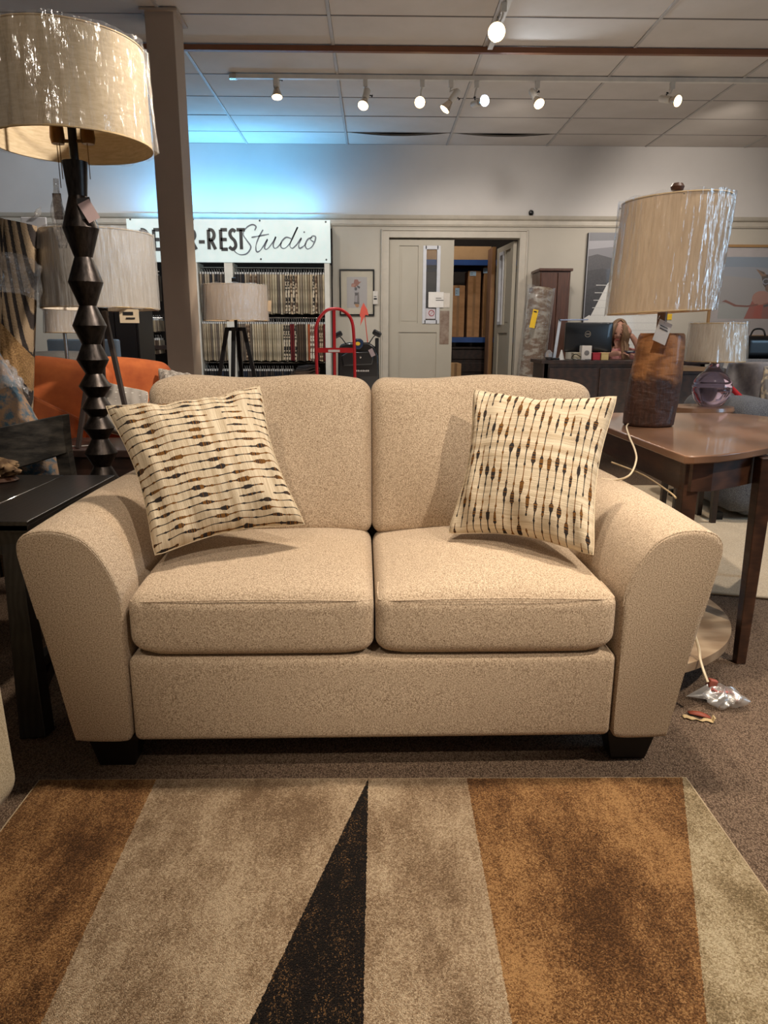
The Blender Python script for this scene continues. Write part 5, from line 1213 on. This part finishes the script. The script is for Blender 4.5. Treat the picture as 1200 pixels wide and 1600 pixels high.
picture('framed_print', 'large wood framed print of a goggled dog playing a guitar', a.x, fx1, a.z, b.z, YW, .03, mat('oak_frame', (164, 128, 84), .5), .1, mat('white_mat', (216, 208, 208), .6), [(c_, [(p[0]*.82, p[1]) for p in poly]) for c_, poly in dog], bg=(188, 186, 188), ax=(ia.x, fx1-.12, ia.z, ib.z))
# big unframed landscape
a = W(908, 545, YW-.06); b = W(1040, 364, YW-.06)
land = [((112, 112, 118), [(0, 1), (1, 1), (1, .90), (0, .92)]), ((160, 158, 164), [(0, .93), (1, .95), (1, .84), (0, .85)]), ((122, 120, 126), [(0, .86), (.3, .88), (.6, .85), (1, .87), (1, .78), (0, .78)]),
        ((66, 63, 68), [(0, .80), (.12, .82), (.3, .79), (.6, .76), (1, .77), (1, .3), (0, .3)]), ((46, 43, 48), [(0, .68), (.2, .70), (.5, .66), (1, .66), (1, .2), (0, .2)]), ((36, 33, 38), [(0, .52), (.15, .54), (.3, .50), (.3, .2), (0, .2)]),
        ((226, 224, 218), [(0, .27), (.07, .30), (.28, .58), (.52, .72), (1, .72), (1, 0), (0, 0)]), ((36, 32, 36), [(.06, .30), (.28, .595), (.52, .74), (.52, .72), (.28, .57), (.085, .29)])]
for _k in range(9): land.append(((208, 206, 202), [(.05+.01*_k, .04+.065*_k), (1, .04+.065*_k), (1, .034+.065*_k), (.05+.01*_k, .034+.065*_k)]))
t = thing('wall_canvas', 'large grey canvas of dark hills and a white barn wall behind the desk', 'picture', ((a.x+b.x)/2, YW-.03, (a.z+b.z)/2))
mb = MB(); mb.box(a.x, b.x, YW-.055, YW-.002, a.z, b.z); mb.build('canvas_box', mat('canvas_side', (40, 38, 42), .7), t, world=True, smooth=0)
mb = MB(); mb.prism([(a.x, a.z), (b.x, a.z), (b.x, b.z), (a.x, b.z)], YW-.056, YW-.055, 'y', col=(150, 150, 156)); d = .057
for col, poly in land:
    d += .0002; mb.prism([(a.x+.012+(b.x-a.x-.012)*max(0, p), a.z+(b.z-a.z)*max(0, q)) for p, q in poly], YW-d, YW-.055, 'y', col=col)
mb.build('print', INKM, t, world=True, smooth=0, weld=False)
p = W(1045, 495, YW-.01); mb = MB(); mb.cbox((p.x, YW-.006, p.z), (.085, .004, .075), (0, 0, 0)); tag(mb.build('sticky_note', mat('yellow_note', (240, 196, 40), .6), smooth=0), 'yellow sticky note on the wall beside the wooden lamp neck', 'note')

# ------------------------------------------------------------------ cabinet, wrapped roll
t = thing('tall_wardrobe', 'tall walnut brown wardrobe standing right of the double doors', 'wardrobe', (W(868, 500, 9.0).x, 9.2, 0))
a = W(836, 560, 8.95); b = W(894, 419, 8.95); CW = wood('wardrobe_wood', (98, 62, 44), (64, 38, 28), (14, 14, 1.5), 4, .4, .2)
mb = MB(); mb.box(a.x+.02, b.x, 9.0, YW-.05, 0, b.z-.03); mb.build('body', CW, t, world=True, smooth=0, bevel=.004)
mb = MB(); mb.box(a.x, b.x+.02, 8.97, YW-.05, b.z-.03, b.z); mb.build('cornice', CW, t, world=True, smooth=0, bevel=.004)
xm = W(868, 500, 8.97).x
for x0_, x1_ in ((a.x+.03, xm-.004), (xm+.004, b.x-.01)):
    mb = MB(); mb.box(x0_, x1_, 8.98, 9.0, .1, b.z-.05); mb.build('door', CW, t, world=True, smooth=0, bevel=.003)
base = W(838, 600, 8.3); base.z = .0; top = W(845, 452, 8.55)
t, Q, L = rugroll('wrapped_rug_roll', 'plastic-wrapped mottled grey and brown rug roll leaning beside the wardrobe', (W(836, 585, 8.3).x-.10, 8.3, 0), top, .135, mat('mottled_brown_pile', (158, 150, 136), .9, c2=(104, 74, 46), scale=8, stretch=(1, 1, 2.2), detail=6, bump=.4, lo=.44, hi=.58), [(.0, 1.0)])
p = W(834, 498, 8.24); mb = MB(); mb.cbox((p.x, 8.235, p.z), (.06, .003, .20), (0, .18, 0)); tg = tag(mb.build('yellow_tag', mat('yellow_note', (240, 196, 40), .6), t, world=True, smooth=0), 'yellow sale tag')
mb = MB(); mb.cbox((p.x+.012, 8.232, p.z+.075), (.035, .001, .014), (0, .18, 0)); mb.build('printed_line', INK, t, world=True, smooth=0)

# ------------------------------------------------------------------ desk, computer, woman
DY = 7.55
dz = W(900, 563, DY).z
t = thing('reception_desk', 'dark brown reception desk carrying a monitor at the back right', 'desk', (W(960, 570, DY).x, DY+.35, 0))
xa = W(846, 565, DY).x; xb = W(1108, 572, DY).x
mb = MB(); mb.box(xa, xb, DY, DY+.55, dz-.035, dz); mb.build('desktop', DARKW, t, world=True, smooth=0, bevel=.004)
mb = MB(); mb.box(xa+.04, xb-.04, DY+.03, DY+.06, .06, dz-.035); mb.build('modesty_panel', DARKW, t, world=True, smooth=0)
for x in (xa+.03, xb-.08): mb = MB(); mb.box(x, x+.05, DY+.03, DY+.52, 0, dz-.035); mb.build('side_panel', DARKW, t, world=True, smooth=0)
for k in range(3):
    w_ = (xb-xa-.16)/3; x = xa+.08+k*w_
    mb = MB(); mb.box(x+.01, x+w_-.01, DY+.012, DY+.03, .14, dz-.08); mb.build('front_panel', DARKW, t, world=True, smooth=0, bevel=.006)
# monitor (seen from behind)
t = thing('monitor', 'black computer monitor seen from behind on the desk', 'monitor', (W(919, 560, DY+.3).x, DY+.32, dz))
a = W(881, 550, DY+.3); b = W(958, 504, DY+.3)
mb = puff((b.x-a.x)/2, .022, (b.z-a.z)/2, .01, front=.012); mb.v = [(v[0]+(a.x+b.x)/2, v[1]+DY+.3, v[2]+(a.z+b.z)/2) for v in mb.v]; mb.build('screen_shell', BPL, t, world=True)
p = W(918.5, 522, DY+.26); mb = MB(); mb.tube([(p.x+.030*cos(k*PI/12), DY+.262, p.z+.030*sin(k*PI/12)) for k in range(24)], .004, 6, True)
for k, (x0_, s_) in enumerate(((-.018, 1), (-.008, 1), (.004, 1), (.013, 1))): mb.box(p.x+x0_, p.x+x0_+.007, DY+.258, DY+.266, p.z-.009, p.z+.009)
mb.build('round_logo', mat('grey_logo', (150, 138, 124), .4, .5), t, world=True, smooth=0)
mb = MB(); x = (a.x+b.x)/2; mb.box(x-.04, x+.04, DY+.32, DY+.35, dz, a.z+.06); mb.build('stand', BPL, t, world=True, smooth=0)
mb = MB(); mb.box(x-.12, x+.12, DY+.24, DY+.44, dz, dz+.015); mb.build('stand_base', BPL, t, world=True, smooth=0)
# white speaker-like box
a = W(907, 562, DY+.1); b = W(924, 540, DY+.1)
t = thing('desk_speaker', 'small white box with round grey opening before the monitor', 'speaker', ((a.x+b.x)/2, DY+.12, dz))
mb = MB(); mb.box(a.x, b.x, DY+.07, DY+.17, dz, b.z); mb.build('case', mat('white_plastic', (206, 198, 190), .4), t, world=True, smooth=0, bevel=.006)
mb = MB(); mb.lathe([(.026, 0), (.026, .004), (.020, .006)], ((a.x+b.x)/2, DY+.07, (dz+b.z)/2), 20, Matrix.Rotation(PI/2, 4, 'X')); mb.build('speaker_ring', mat('grey_mesh', (110, 106, 104), .5), t, world=True)
mb = MB(); mb.tube(spline([(a.x, DY+.08, dz+.03), (a.x-.06, DY+.1, dz+.06), (a.x-.08, DY+.12, dz+.01), (a.x+.1, DY+.05, dz+.008)], 6), .004, 6); mb.build('cable', BLACKM, t, world=True)
for (x0_, x1_, y0_, y1_, m, nm, lb, ct) in ((925, 937, 551, 562, mat('red_plastic_box', (170, 40, 52), .5), 'red_box', 'small red box on the desk under the monitor', 'box'),
        (938, 950, 551, 561, mat('tan_card_box', (206, 178, 120), .6), 'tan_box', 'small tan box on the desk right of the red one', 'box'),
        (895, 906, 551, 562, mat('cream_box', (190, 178, 150), .6), 'cream_box', 'small cream box on the desk left of the speaker', 'box')):
    a = W(x0_, y1_, DY+.15); b = W(x1_, y0_, DY+.15); tt = thing(nm, lb, ct, ((a.x+b.x)/2, DY+.17, dz))
    mb = MB(); mb.box(a.x, b.x, DY+.12, DY+.22, dz, b.z-.012); mb.build('tray', m, tt, world=True, smooth=0, bevel=.003)
    mb = MB(); mb.box(a.x-.003, b.x+.003, DY+.117, DY+.223, b.z-.012, b.z); mb.build('lid', m, tt, world=True, smooth=0, bevel=.002)
a = W(873, 562, DY+.15); tt = thing('folded_card_stand', 'white folded card standing on the desk beside the desk lamp', 'card', (a.x+.03, DY+.17, dz))
mb = MB(); mb.lathe([(.035, 0), (.030, .02), (.008, .10), (.001, .105)], (0, 0, 0), 5); mb.build('folded_card', PAPER, tt, smooth=0)
# LED desk lamp: slanted white arm and horizontal head
t = thing('desk_lamp', 'slim white jointed desk lamp at the left end of the desk', 'lamp', (W(866, 560, DY+.2).x, DY+.2, dz))
A = W(866, 558, DY+.2); B = W(875, 500, DY+.2); C_ = W(919, 499.5, DY+.15); A.z = dz+.015
mb = MB(); mb.beam(A, B, .030, .014); mb.build('lamp_arm', mat('pale_aluminium', (206, 212, 222), .35, .3), t, world=True, smooth=0, bevel=.003)
mb = MB(); mb.beam(B, C_, .05, .012); mb.build('lamp_head', mat('bluish_aluminium', (150, 164, 196), .35, .4), t, world=True, smooth=0, bevel=.003)
mb = MB(); mb.lathe([(.013, -.02), (.013, .02)], B, 14, Matrix.Rotation(PI/2, 4, 'X')); mb.build('joint', BLACKM, t, world=True)
mb = MB(); mb.lathe([(.07, 0), (.07, .012), (.05, .02)], (A.x, A.y, dz), 24); mb.build('base', BLACKM, t, world=True)
t = thing('glass_ornament', 'small faceted glass ornament at the left end of the desk', 'ornament', (W(857, 560, DY+.12).x, DY+.12, dz))
mb = MB(); mb.lathe([(.02, 0), (.045, .03), (.04, .07), (.015, .10), (.001, .105)], (0, 0, 0), 7); mb.build('crystal', mat('crystal', (180, 176, 176), .1, .5), t, smooth=0)

# woman
WY = 8.25
def skin_body(name, joints, edges, m, parent, root=0, sub=2):
    me = bpy.data.meshes.new(name); me.from_pydata([tuple(j[0]) for j in joints], edges, [])
    o = bpy.data.objects.new(name, me); COL.objects.link(o); o.parent = parent; me.materials.append(m)
    md = o.modifiers.new('skin', 'SKIN'); md.use_smooth_shade = True
    if not me.skin_vertices: me.skin_vertices.new(name='')
    for i, j in enumerate(joints):
        r = j[1]; me.skin_vertices[0].data[i].radius = (r, r) if not isinstance(r, tuple) else r
        me.skin_vertices[0].data[i].use_root = (i == root)
    s = o.modifiers.new('sub', 'SUBSURF'); s.levels = sub; s.render_levels = sub
    return o
hx = W(966, 520, WY).x; hz = W(966, 517, WY).z
t = thing('person', 'long haired person in a pink top sitting behind the monitor, hand on forehead', 'person', (hx+.06, WY+.1, 0))
SK = mat('skin', (196, 146, 124), .55, c2=(186, 134, 112), scale=8); PINK = mat('pink_knit', (196, 138, 132), .9, c2=(176, 116, 112), scale=20); HAIR = wood('brown_hair', (168, 134, 102), (104, 78, 58), (40, 40, 3), 5, .45, .1, .4); JEAN = mat('dark_jeans', (44, 48, 66), .8)
O = Vector((hx+.06, WY+.1, 0)); L_ = lambda x, y_, z: Vector((x, y_, z))
H = Vector((hx, WY, hz))-O    # head centre, local
neck = H+Vector((.045, .06, -.17)); sh = neck+Vector((.0, .03, -.06))
seat = L_(.02, .25, .55)
shl = sh+Vector((-.17, .0, -.03)); shr = sh+Vector((.17, .0, -.03))
elr = L_(.215, -.14, dz+.055); hnd_r = H+Vector((.085, -.10, .02))
ell_ = L_(-.22, -.10, dz+.055); hnd_l = L_(-.04, -.22, dz+.06)
body = [(seat, .15), (seat+Vector((0, -.02, .18)), .125), (sh+Vector((0, .02, -.18)), (.15, .105)), (sh, (.10, .07)), (neck, .052), (H+Vector((.01, .03, -.09)), .055), (H, .085),
        (shl, .062), ((shl+ell_)/2, .050), (ell_, .042), ((ell_+hnd_l)/2, .036), (hnd_l, .026),
        (shr, .062), ((shr+elr)/2, .050), (elr, .042), ((elr+hnd_r)/2, .036), (hnd_r+Vector((.02, .01, -.05)), .026),
        (L_(-.10, .22, .53), .095), (L_(-.11, -.12, .55), .075), (L_(-.11, -.25, .52), .06), (L_(-.11, -.22, .26), .05), (L_(-.11, -.18, .07), .04), (L_(-.11, -.28, .04), .035),
        (L_(.14, .22, .53), .095), (L_(.14, -.12, .55), .075), (L_(.14, -.25, .52), .06), (L_(.14, -.22, .26), .05), (L_(.14, -.18, .07), .04), (L_(.14, -.28, .04), .035)]
# the figure: one continuous skin surface
ed = [(0, 1), (1, 2), (2, 3), (3, 4), (4, 5), (5, 6), (3, 7), (7, 8), (8, 9), (9, 10), (10, 11), (3, 12), (12, 13), (13, 14), (14, 15), (15, 16), (0, 17), (17, 18), (18, 19), (19, 20), (20, 21), (21, 22), (0, 23), (23, 24), (24, 25), (25, 26), (26, 27), (27, 28)]
skin_body('body', body, ed, SK, t)
top_ = [(seat+Vector((0, 0, .06)), .155), (seat+Vector((0, -.02, .18)), .14), (sh+Vector((0, .02, -.18)), (.165, .12)), (sh, (.112, .082)), (sh+Vector((0, -.0, .035)), .06),
        (shl, .073), ((shl+ell_)/2, .060), (ell_, .052), ((ell_*1.3+hnd_l*.7)/2, .045), (shr, .073), ((shr+elr)/2, .060), (elr, .052), ((elr*1.2+hnd_r*.8)/2, .045)]
skin_body('pink_top', top_, [(0, 1), (1, 2), (2, 3), (3, 4), (3, 5), (5, 6), (6, 7), (7, 8), (3, 9), (9, 10), (10, 11), (11, 12)], PINK, t)
tr = [(seat, .16), (L_(-.10, .22, .53), .105), (L_(-.11, -.12, .55), .085), (L_(-.11, -.25, .52), .07), (L_(-.11, -.22, .26), .06), (L_(-.11, -.18, .10), .052), (L_(.14, .22, .53), .105), (L_(.14, -.12, .55), .085), (L_(.14, -.25, .52), .07), (L_(.14, -.22, .26), .06), (L_(.14, -.18, .10), .052)]
skin_body('jeans', tr, [(0, 1), (1, 2), (2, 3), (3, 4), (4, 5), (0, 6), (6, 7), (7, 8), (8, 9), (9, 10)], JEAN, t)
# head with face, tilted down toward the desk
RH = Matrix.Translation(H) @ Euler((.45, .12, -.25)).to_matrix().to_4x4()
def headf(u, v):
    a = 2*PI*u; b = PI*v; x, y_, z = sin(b)*cos(a), sin(b)*sin(a), -cos(b)
    w = .074*(1-.20*max(0, -z)**1.5); p = Vector((x*w, y_*.092, z*.115))
    if y_ < -.2:
        p.y -= .020*math.exp(-((x)**2)/.02-((z+.15)**2)/.03)          # nose
        p.y += .010*math.exp(-((abs(x)-.38)**2)/.03-((z-.02)**2)/.01)   # eye sockets
        p.y -= .007*math.exp(-(x**2)/.06-((z+.52)**2)/.006)            # lips
        p.y -= .010*math.exp(-(x**2)/.06-((z+.85)**2)/.02)             # chin
    return RH @ p
mb = MB(); mb.grid(headf, 40, 30, wrapu=True); hd = mb.build('head', SK, t, smooth=80)
mb = MB()
for s in (-1, 1): mb.lathe([(.0001, -.006), (.011, 0), (.0001, .006)], RH @ Vector((s*.028, -.082, .004)), 10, Matrix.Scale(1, 4))
mb.build('eyes', mat('dark_eye', (50, 36, 32), .3), hd)
mb = MB(); mb.tube([RH @ Vector((x, -.094-.006*(1-abs(x)/.024), -.061+.003*abs(x)/.024)) for x in (-.024, -.012, 0, .012, .024)], [.002, .0045, .0052, .0045, .002], 6); mb.build('lips', mat('lip_pink', (166, 88, 84), .5), hd)
mb = MB()
for s in (-1, 1): mb.lathe([(.0001, -.008), (.016, 0), (.0001, .008)], RH @ Vector((s*.075, .01, 0)), 10, Matrix.Rotation(PI/2, 4, 'Y'))
mb.build('ears', SK, hd)
# hair: cap plus long fall over both shoulders
def hair(u, v):
    a = PI*(-.24)+PI*1.48*u   # open toward the face (-y)
    if v < .45:
        b = (v/.45)*PI*.55; x, y_, z = sin(b)*cos(a), sin(b)*sin(a), cos(b); p = RH @ Vector((x*.090, y_*.108+.006, z*.130))
        return p
    q = (v-.45)/.55; b = PI*.55; x, y_ = sin(b)*cos(a), sin(b)*sin(a); p0 = RH @ Vector((x*.090, y_*.108+.006, cos(b)*.130))
    return p0+Vector((x*.045*q+.006*sin(18*u*PI), (y_*.03-.05*(1-abs(y_)))*q, -.30*q-.02*abs(sin(11*u))*q))
mb = MB(); mb.grid(hair, 60, 34); hr = mb.build('hair', HAIR, t, smooth=80, solid=.018)
for k, (x, w_) in enumerate(((-.082, .024), (-.066, .02), (.078, .026), (.094, .022), (.062, .02))):
    p0 = RH @ Vector((x*.55, -.045, .105)); p1 = RH @ Vector((x*1.05, -.078, .02)); p2 = RH @ Vector((x*1.15, -.07, -.10))
    mb = MB(); mb.tube(spline([p0, p1, p2, p2+Vector((.01, -.01, -.12)), p2+Vector((.02*(1 if x > 0 else -1), .0, -.24))], 5), [.008+w_*sin(PI*min(1, .15+q/24)) for q in range(21)], 8); mb.build('hair_lock', HAIR, hr)
# hands with five separate fingers
def hand(wrist, palmdir, fdir, side, curl, parent):
    wrist = Vector(wrist); f = Vector(fdir).normalized(); s = Vector(side).normalized(); pn = Vector(palmdir).normalized()
    J = [(wrist, (.026, .018)), (wrist+f*.045, (.036, .014))]; E_ = [(0, 1)]
    for k, (o_, ln) in enumerate(((-.030, .066), (-.010, .076), (.011, .072), (.030, .056))):
        b = wrist+f*.082+s*o_; i = len(J)
        J += [(b, .0105), (b+f*ln*.45+pn*curl*.012, .0088), (b+f*ln*.78+pn*curl*.032, .0078), (b+f*ln+pn*curl*.055, .0065)]; E_ += [(1, i), (i, i+1), (i+1, i+2), (i+2, i+3)]
    i = len(J); J += [(wrist+f*.03-s*.035, .012), (wrist+f*.06-s*.058+pn*.01, .010), (wrist+f*.085-s*.066+pn*.02, .008)]; E_ += [(1, i), (i, i+1), (i+1, i+2)]
    skin_body('hand', J, E_, SK, parent, 0, 1)
hand(hnd_r+Vector((.03, .0, -.05)), (-.3, 1, 0), (-.75, -.12, .62), (.5, -.2, .75), 1.0, t)
hand(hnd_l, (0, 0, -1), (.85, -.4, .0), (.4, .85, 0), .6, t)
ph = thing('mobile_phone', 'dark phone in the seated person\'s lowered hand', 'phone', O+hnd_l+Vector((.09, -.05, .02)))
mb = MB(); mb.cbox((0, 0, 0), (.14, .07, .009), (.2, 0, .1)); mb.build('case', mat('navy_phone_case', (46, 52, 84), .35), ph, smooth=0, bevel=.003)
mb = MB(); mb.cbox((0, -.001, .005), (.13, .06, .002), (.2, 0, .1)); mb.build('screen', BPL, ph, smooth=0)
# chair
t = thing('office_chair', 'black office chair under the seated person', 'chair', (O.x+.02, O.y+.25, 0))
mb = puff(.24, .23, .04, .03); o = mb.build('seat', BPL, t); o.location = (0, 0, .41-.03)
mb = puff(.22, .03, .27, .028); o = mb.build('backrest', BPL, t); o.location = (.05, .26, .80)
mb = MB(); mb.beam((0, .20, .38), (.03, .27, .6), .05, .02); mb.build('back_bracket', BLACKM, t, smooth=0)
mb = MB(); mb.lathe([(.03, .06), (.025, .36)], (0, 0, 0), 12); mb.build('gas_column', BLACKM, t)
for k in range(5):
    a = 2*PI*k/5; mb = MB(); mb.beam((0, 0, .09), (.28*cos(a), .28*sin(a), .055), .04, .03); lg = mb.build('leg', BLACKM, t, smooth=0)
    mb = MB(); mb.lathe([(.027, -.012), (.03, 0), (.027, .012)], (.28*cos(a), .28*sin(a), .03), 12, Matrix.Rotation(PI/2, 4, 'X')); mb.build('caster', BLACKM, lg)

# ------------------------------------------------------------------ right: grey sofa, console, cream rug
t = thing('grey_sofa', 'charcoal grey reclining sofa at the right edge behind the walnut table', 'sofa', (2.9, 4.6, 0))
a = W(1125, 660, 4.45)
mb = puff(.14, .42, .30, .09, top=.02, front=.02); mb.v = [(v[0]+2.36, v[1]+4.62, v[2]+.335) for v in mb.v]
zarm = W(1160, 628, 4.3).z
mb = puff(.16, .42, zarm/2-.03, .10, top=.02, front=.02); mb.v = [(v[0]+W(1165, 640, 4.3).x+.09, v[1]+4.68, v[2]+zarm/2+.03) for v in mb.v]; mb.build('arm', GREYF, t, world=True, smooth=70)
xs = W(1165, 640, 4.3).x
mb = puff(.50, .40, .20, .05, front=.01); mb.v = [(v[0]+xs+.55, v[1]+4.70, v[2]+.24) for v in mb.v]; mb.build('seat_base', GREYF, t, world=True, smooth=70)
zt = W(1160, 566, 4.9).z
mb = puff(.36, .13, .30, .10, front=.03, top=.02); mb.v = [(v[0]+xs+.42, v[1]+5.0, v[2]+zt-.30) for v in mb.v]; mb.build('back_cushion', GREYF, t, world=True, smooth=70)
for x in (xs-.1, xs+1.0):
    for yy in (4.32, 5.0): mb = MB(); mb.box(x, x+.05, yy, yy+.05, 0, .06); mb.build('foot', BLACKM, t, world=True, smooth=0)
# throw blanket over the sofa back
t = thing('throw_blanket', 'grey throw blanket with red border over the back of the grey sofa', 'blanket', (xs+.1, 4.75, zt))
def bl(u, v):
    p = W(1128+66*u+8*(1-v), 566+76*v, 4.72+.06*sin(7*u)); return p+Vector((0, .05*sin(5*u+3*v)-.10*v, 0))
mb = MB(); mb.grid(bl, 24, 20); mb.build('cloth', mat('grey_marl_cloth', (138, 134, 134), .9, c2=(92, 88, 92), scale=7, bump=.3, bscale=120), t, world=True, smooth=70, solid=.012)
mb = MB(); mb.grid(lambda u, v: W(1130+46*u-2*v, 588+46*u+9*v, 4.60-.05*u), 12, 2); mb.build('red_border', mat('red_border_cloth', (196, 34, 40), .8), t, world=True, smooth=70, solid=.014)
pillow('throw_pillow', 'mottled beige and grey pillow at the right edge on the grey sofa', W(1188, 660, 4.45), W(1250, 660, 4.3), W(1250, 575, 4.55), W(1188, 572, 4.65), .06, mat('mottled_pillow', (170, 156, 132), .9, c2=(104, 100, 98), scale=14, lo=.45, hi=.55), seed=5)
t = thing('black_handbag', 'black bag standing on the console at the right edge', 'bag', (W(1200, 550, 6.2).x, 6.4, W(1190, 562, 6.2).z))
mb = puff(.14, .07, .10, .05); mb.v = [(v[0], v[1], v[2]+.10) for v in mb.v]; mb.build('bag_body', BPL, t)
mb = MB(); mb.tube(spline([(-.07, 0, .18), (-.04, 0, .25), (.04, 0, .25), (.07, 0, .18)], 5), .008, 8); mb.build('handle', BPL, t)
a = W(1165, 562, 6.2); t = thing('console_table', 'dark console against the right under the dog picture', 'table', (a.x+.6, 6.4, 0))
mb = MB(); mb.box(a.x, a.x+1.4, 6.2, 6.65, a.z-.04, a.z); mb.build('tabletop', DARKW, t, world=True, smooth=0, bevel=.003)
mb = MB(); mb.box(a.x+.05, a.x+1.35, 6.24, 6.62, .1, a.z-.04); mb.build('cabinet_body', DARKW, t, world=True, smooth=0)
for k in range(2): mb = MB(); mb.box(a.x+.07+k*.63, a.x+.07+k*.63+.6, 6.222, 6.24, .14, a.z-.07); mb.build('door', DARKW, t, world=True, smooth=0, bevel=.003)
a = W(1060, 574, 6.0); b = W(1102, 640, 6.0); t = thing('dark_sideboard', 'dark brown sideboard partly hidden behind the wooden lamp', 'cabinet', ((a.x+b.x)/2, 6.25, 0))
mb = MB(); mb.box(a.x, b.x, 6.02, 6.5, 0, a.z-.03); mb.build('body', DARKW, t, world=True, smooth=0, bevel=.003)
mb = MB(); mb.box(a.x-.02, b.x+.02, 6.0, 6.52, a.z-.03, a.z); mb.build('top_board', mat('worn_wood_edge', (150, 118, 84), .5), t, world=True, smooth=0)
for k in range(1): mb = MB(); mb.box(a.x+.02, b.x-.02, 6.0, 6.02, .14, a.z-.06); mb.build('door', DARKW, t, world=True, smooth=0, bevel=.004)
mb = MB()
CREAM = fabric('cream_rug_pile', (232, 216, 190), (214, 194, 164), (190, 168, 136), 260, .5)
mb = MB(); mb.prism([(.60, 3.13), (1.54, 3.01), (2.9, 2.60), (4.6, 2.60), (4.6, 5.4), (.60, 5.4)], .001, .014, 'z'); t = thing('cream_rug', 'plain cream rug under the grey sofa at right', 'rug', (1.6, 4, 0)); mb.build('pile', CREAM, t, world=True, smooth=0)
mb = MB(); mb.tube([(.60, 3.13, .008), (1.54, 3.01, .008), (2.9, 2.60, .008), (4.6, 2.6, .008)], .007, 6); mb.build('edge_binding', mat('cream_binding', (222, 204, 174), .9), t, world=True)

# ------------------------------------------------------------------ plug in plastic bag on carpet
c = WZ(1125, 1100, 0.0)
t = thing('bagged_plug', 'crumpled clear plastic bag holding the lamp plug on the carpet', 'plastic bag', c)
def pb(u, v):
    a = 2*PI*u; b = PI*v; r = .045*(1+.18*sin(3*a+2*b)+.09*sin(7*a-4*b)+.03*sin(13*a+9*b))
    return Vector((r*1.35*sin(b)*cos(a)+.01, r*1.2*sin(b)*sin(a), .026+.026*-cos(b)*(1+.3*sin(5*a))))
WRAPM = plastic('milky_plastic_bag', (9, 9, 9), .38, .003, .3)
mb = MB(); mb.grid(pb, 44, 28, wrapu=True); mb.build('bag', WRAPM, t, smooth=35)
def pb2(u, v): a = WZ(1072, 1088, .01)-c; b = WZ(1106, 1068, .05)-c; d_ = WZ(1112, 1096, .01)-c; return a*(1-u)+(b*(1-v)+d_*v)*u+Vector((0, 0, .008*sin(9*v)*u))
mb = MB(); mb.grid(pb2, 10, 8); mb.build('bag_flap', WRAPM, t, smooth=60, solid=.001)
p = WZ(1112, 1068, .05)-c; mb = MB(); mb.cbox(p, (.030, .022, .03), (0, .3, .2)); mb.build('plug', mat('reddish_plug', (170, 92, 76), .5), t, bevel=.005, bseg=3)
p = WZ(1122, 1082, .04)-c; mb = MB(); mb.tube(spline([p+Vector((-.02, 0, .012)), p, p+Vector((.02, -.01, .005)), p+Vector((.05, 0, -.005)), p+Vector((.055, -.02, -.02))], 4), .006, 6); mb.build('red_tie', mat('pink_red_tie', (186, 110, 104), .5), t)
c = WZ(1097, 1124, 0.0)
t = thing('paper_scrap', 'curled red and cream paper scrap lying on the carpet below the bag', 'scrap', c)
mb = MB(); mb.grid(lambda u, v: Vector((-.03+.055*u, .022-.03*u+.016*v, .006+.008*v*sin(3*u))), 8, 3); mb.build('red_strip', mat('rust_red_paper', (140, 60, 36), .6), t, solid=.0015)
mb = MB(); mb.grid(lambda u, v: Vector((-.055+.085*u, .0-.028*u+.016*v+.004*sin(20*u), .004+.004*sin(9*u)*v+(.012*(u > .9)))), 20, 3); mb.build('cream_strip', mat('cream_paper', (196, 172, 128), .7), t, solid=.0015)

# ------------------------------------------------------------------ cream armchair edge at far left
t = thing('armchair', 'cream chenille upholstered chair just entering at the left edge', 'chair', (-1.10, 1.25, 0))
CHF = fabric('pale_cream_chenille', (226, 210, 178), (196, 176, 140), (150, 126, 92))
xe = W(14, 1080, 1.50).x
mb = puff(.11, .42, .275, .06, front=.02, top=.01); mb.v = [(v[0]+xe-.115+.03*(v[2] < 0)*(-v[2]), v[1]+1.10, v[2]+.335) for v in mb.v]; mb.build('arm', CHF, t, world=True, smooth=70)
mb = puff(.30, .36, .10, .05, top=.03); mb.v = [(v[0]+xe-.52, v[1]+1.10, v[2]+.38) for v in mb.v]; mb.build('seat_cushion', CHF, t, world=True, smooth=70)
mb = puff(.30, .38, .10, .03); mb.v = [(v[0]+xe-.52, v[1]+1.12, v[2]+.18) for v in mb.v]; mb.build('seat_base', CHF, t, world=True, smooth=70)
mb = puff(.11, .42, .275, .06, front=.02, top=.01); mb.v = [(v[0]+xe-.93, v[1]+1.10, v[2]+.335) for v in mb.v]; mb.build('arm', CHF, t, world=True, smooth=70)
mb = puff(.40, .10, .40, .06, front=.02, top=.01); mb.v = [(v[0]+xe-.52, v[1]+.66, v[2]+.50) for v in mb.v]; mb.build('backrest', CHF, t, world=True, smooth=70)
for x in (xe-.98, xe-.10):
    for yy in (.76, 1.42): mb = MB(); mb.box(x, x+.05, yy, yy+.05, 0, .085); mb.build('foot', BLACKM, t, world=True, smooth=0)
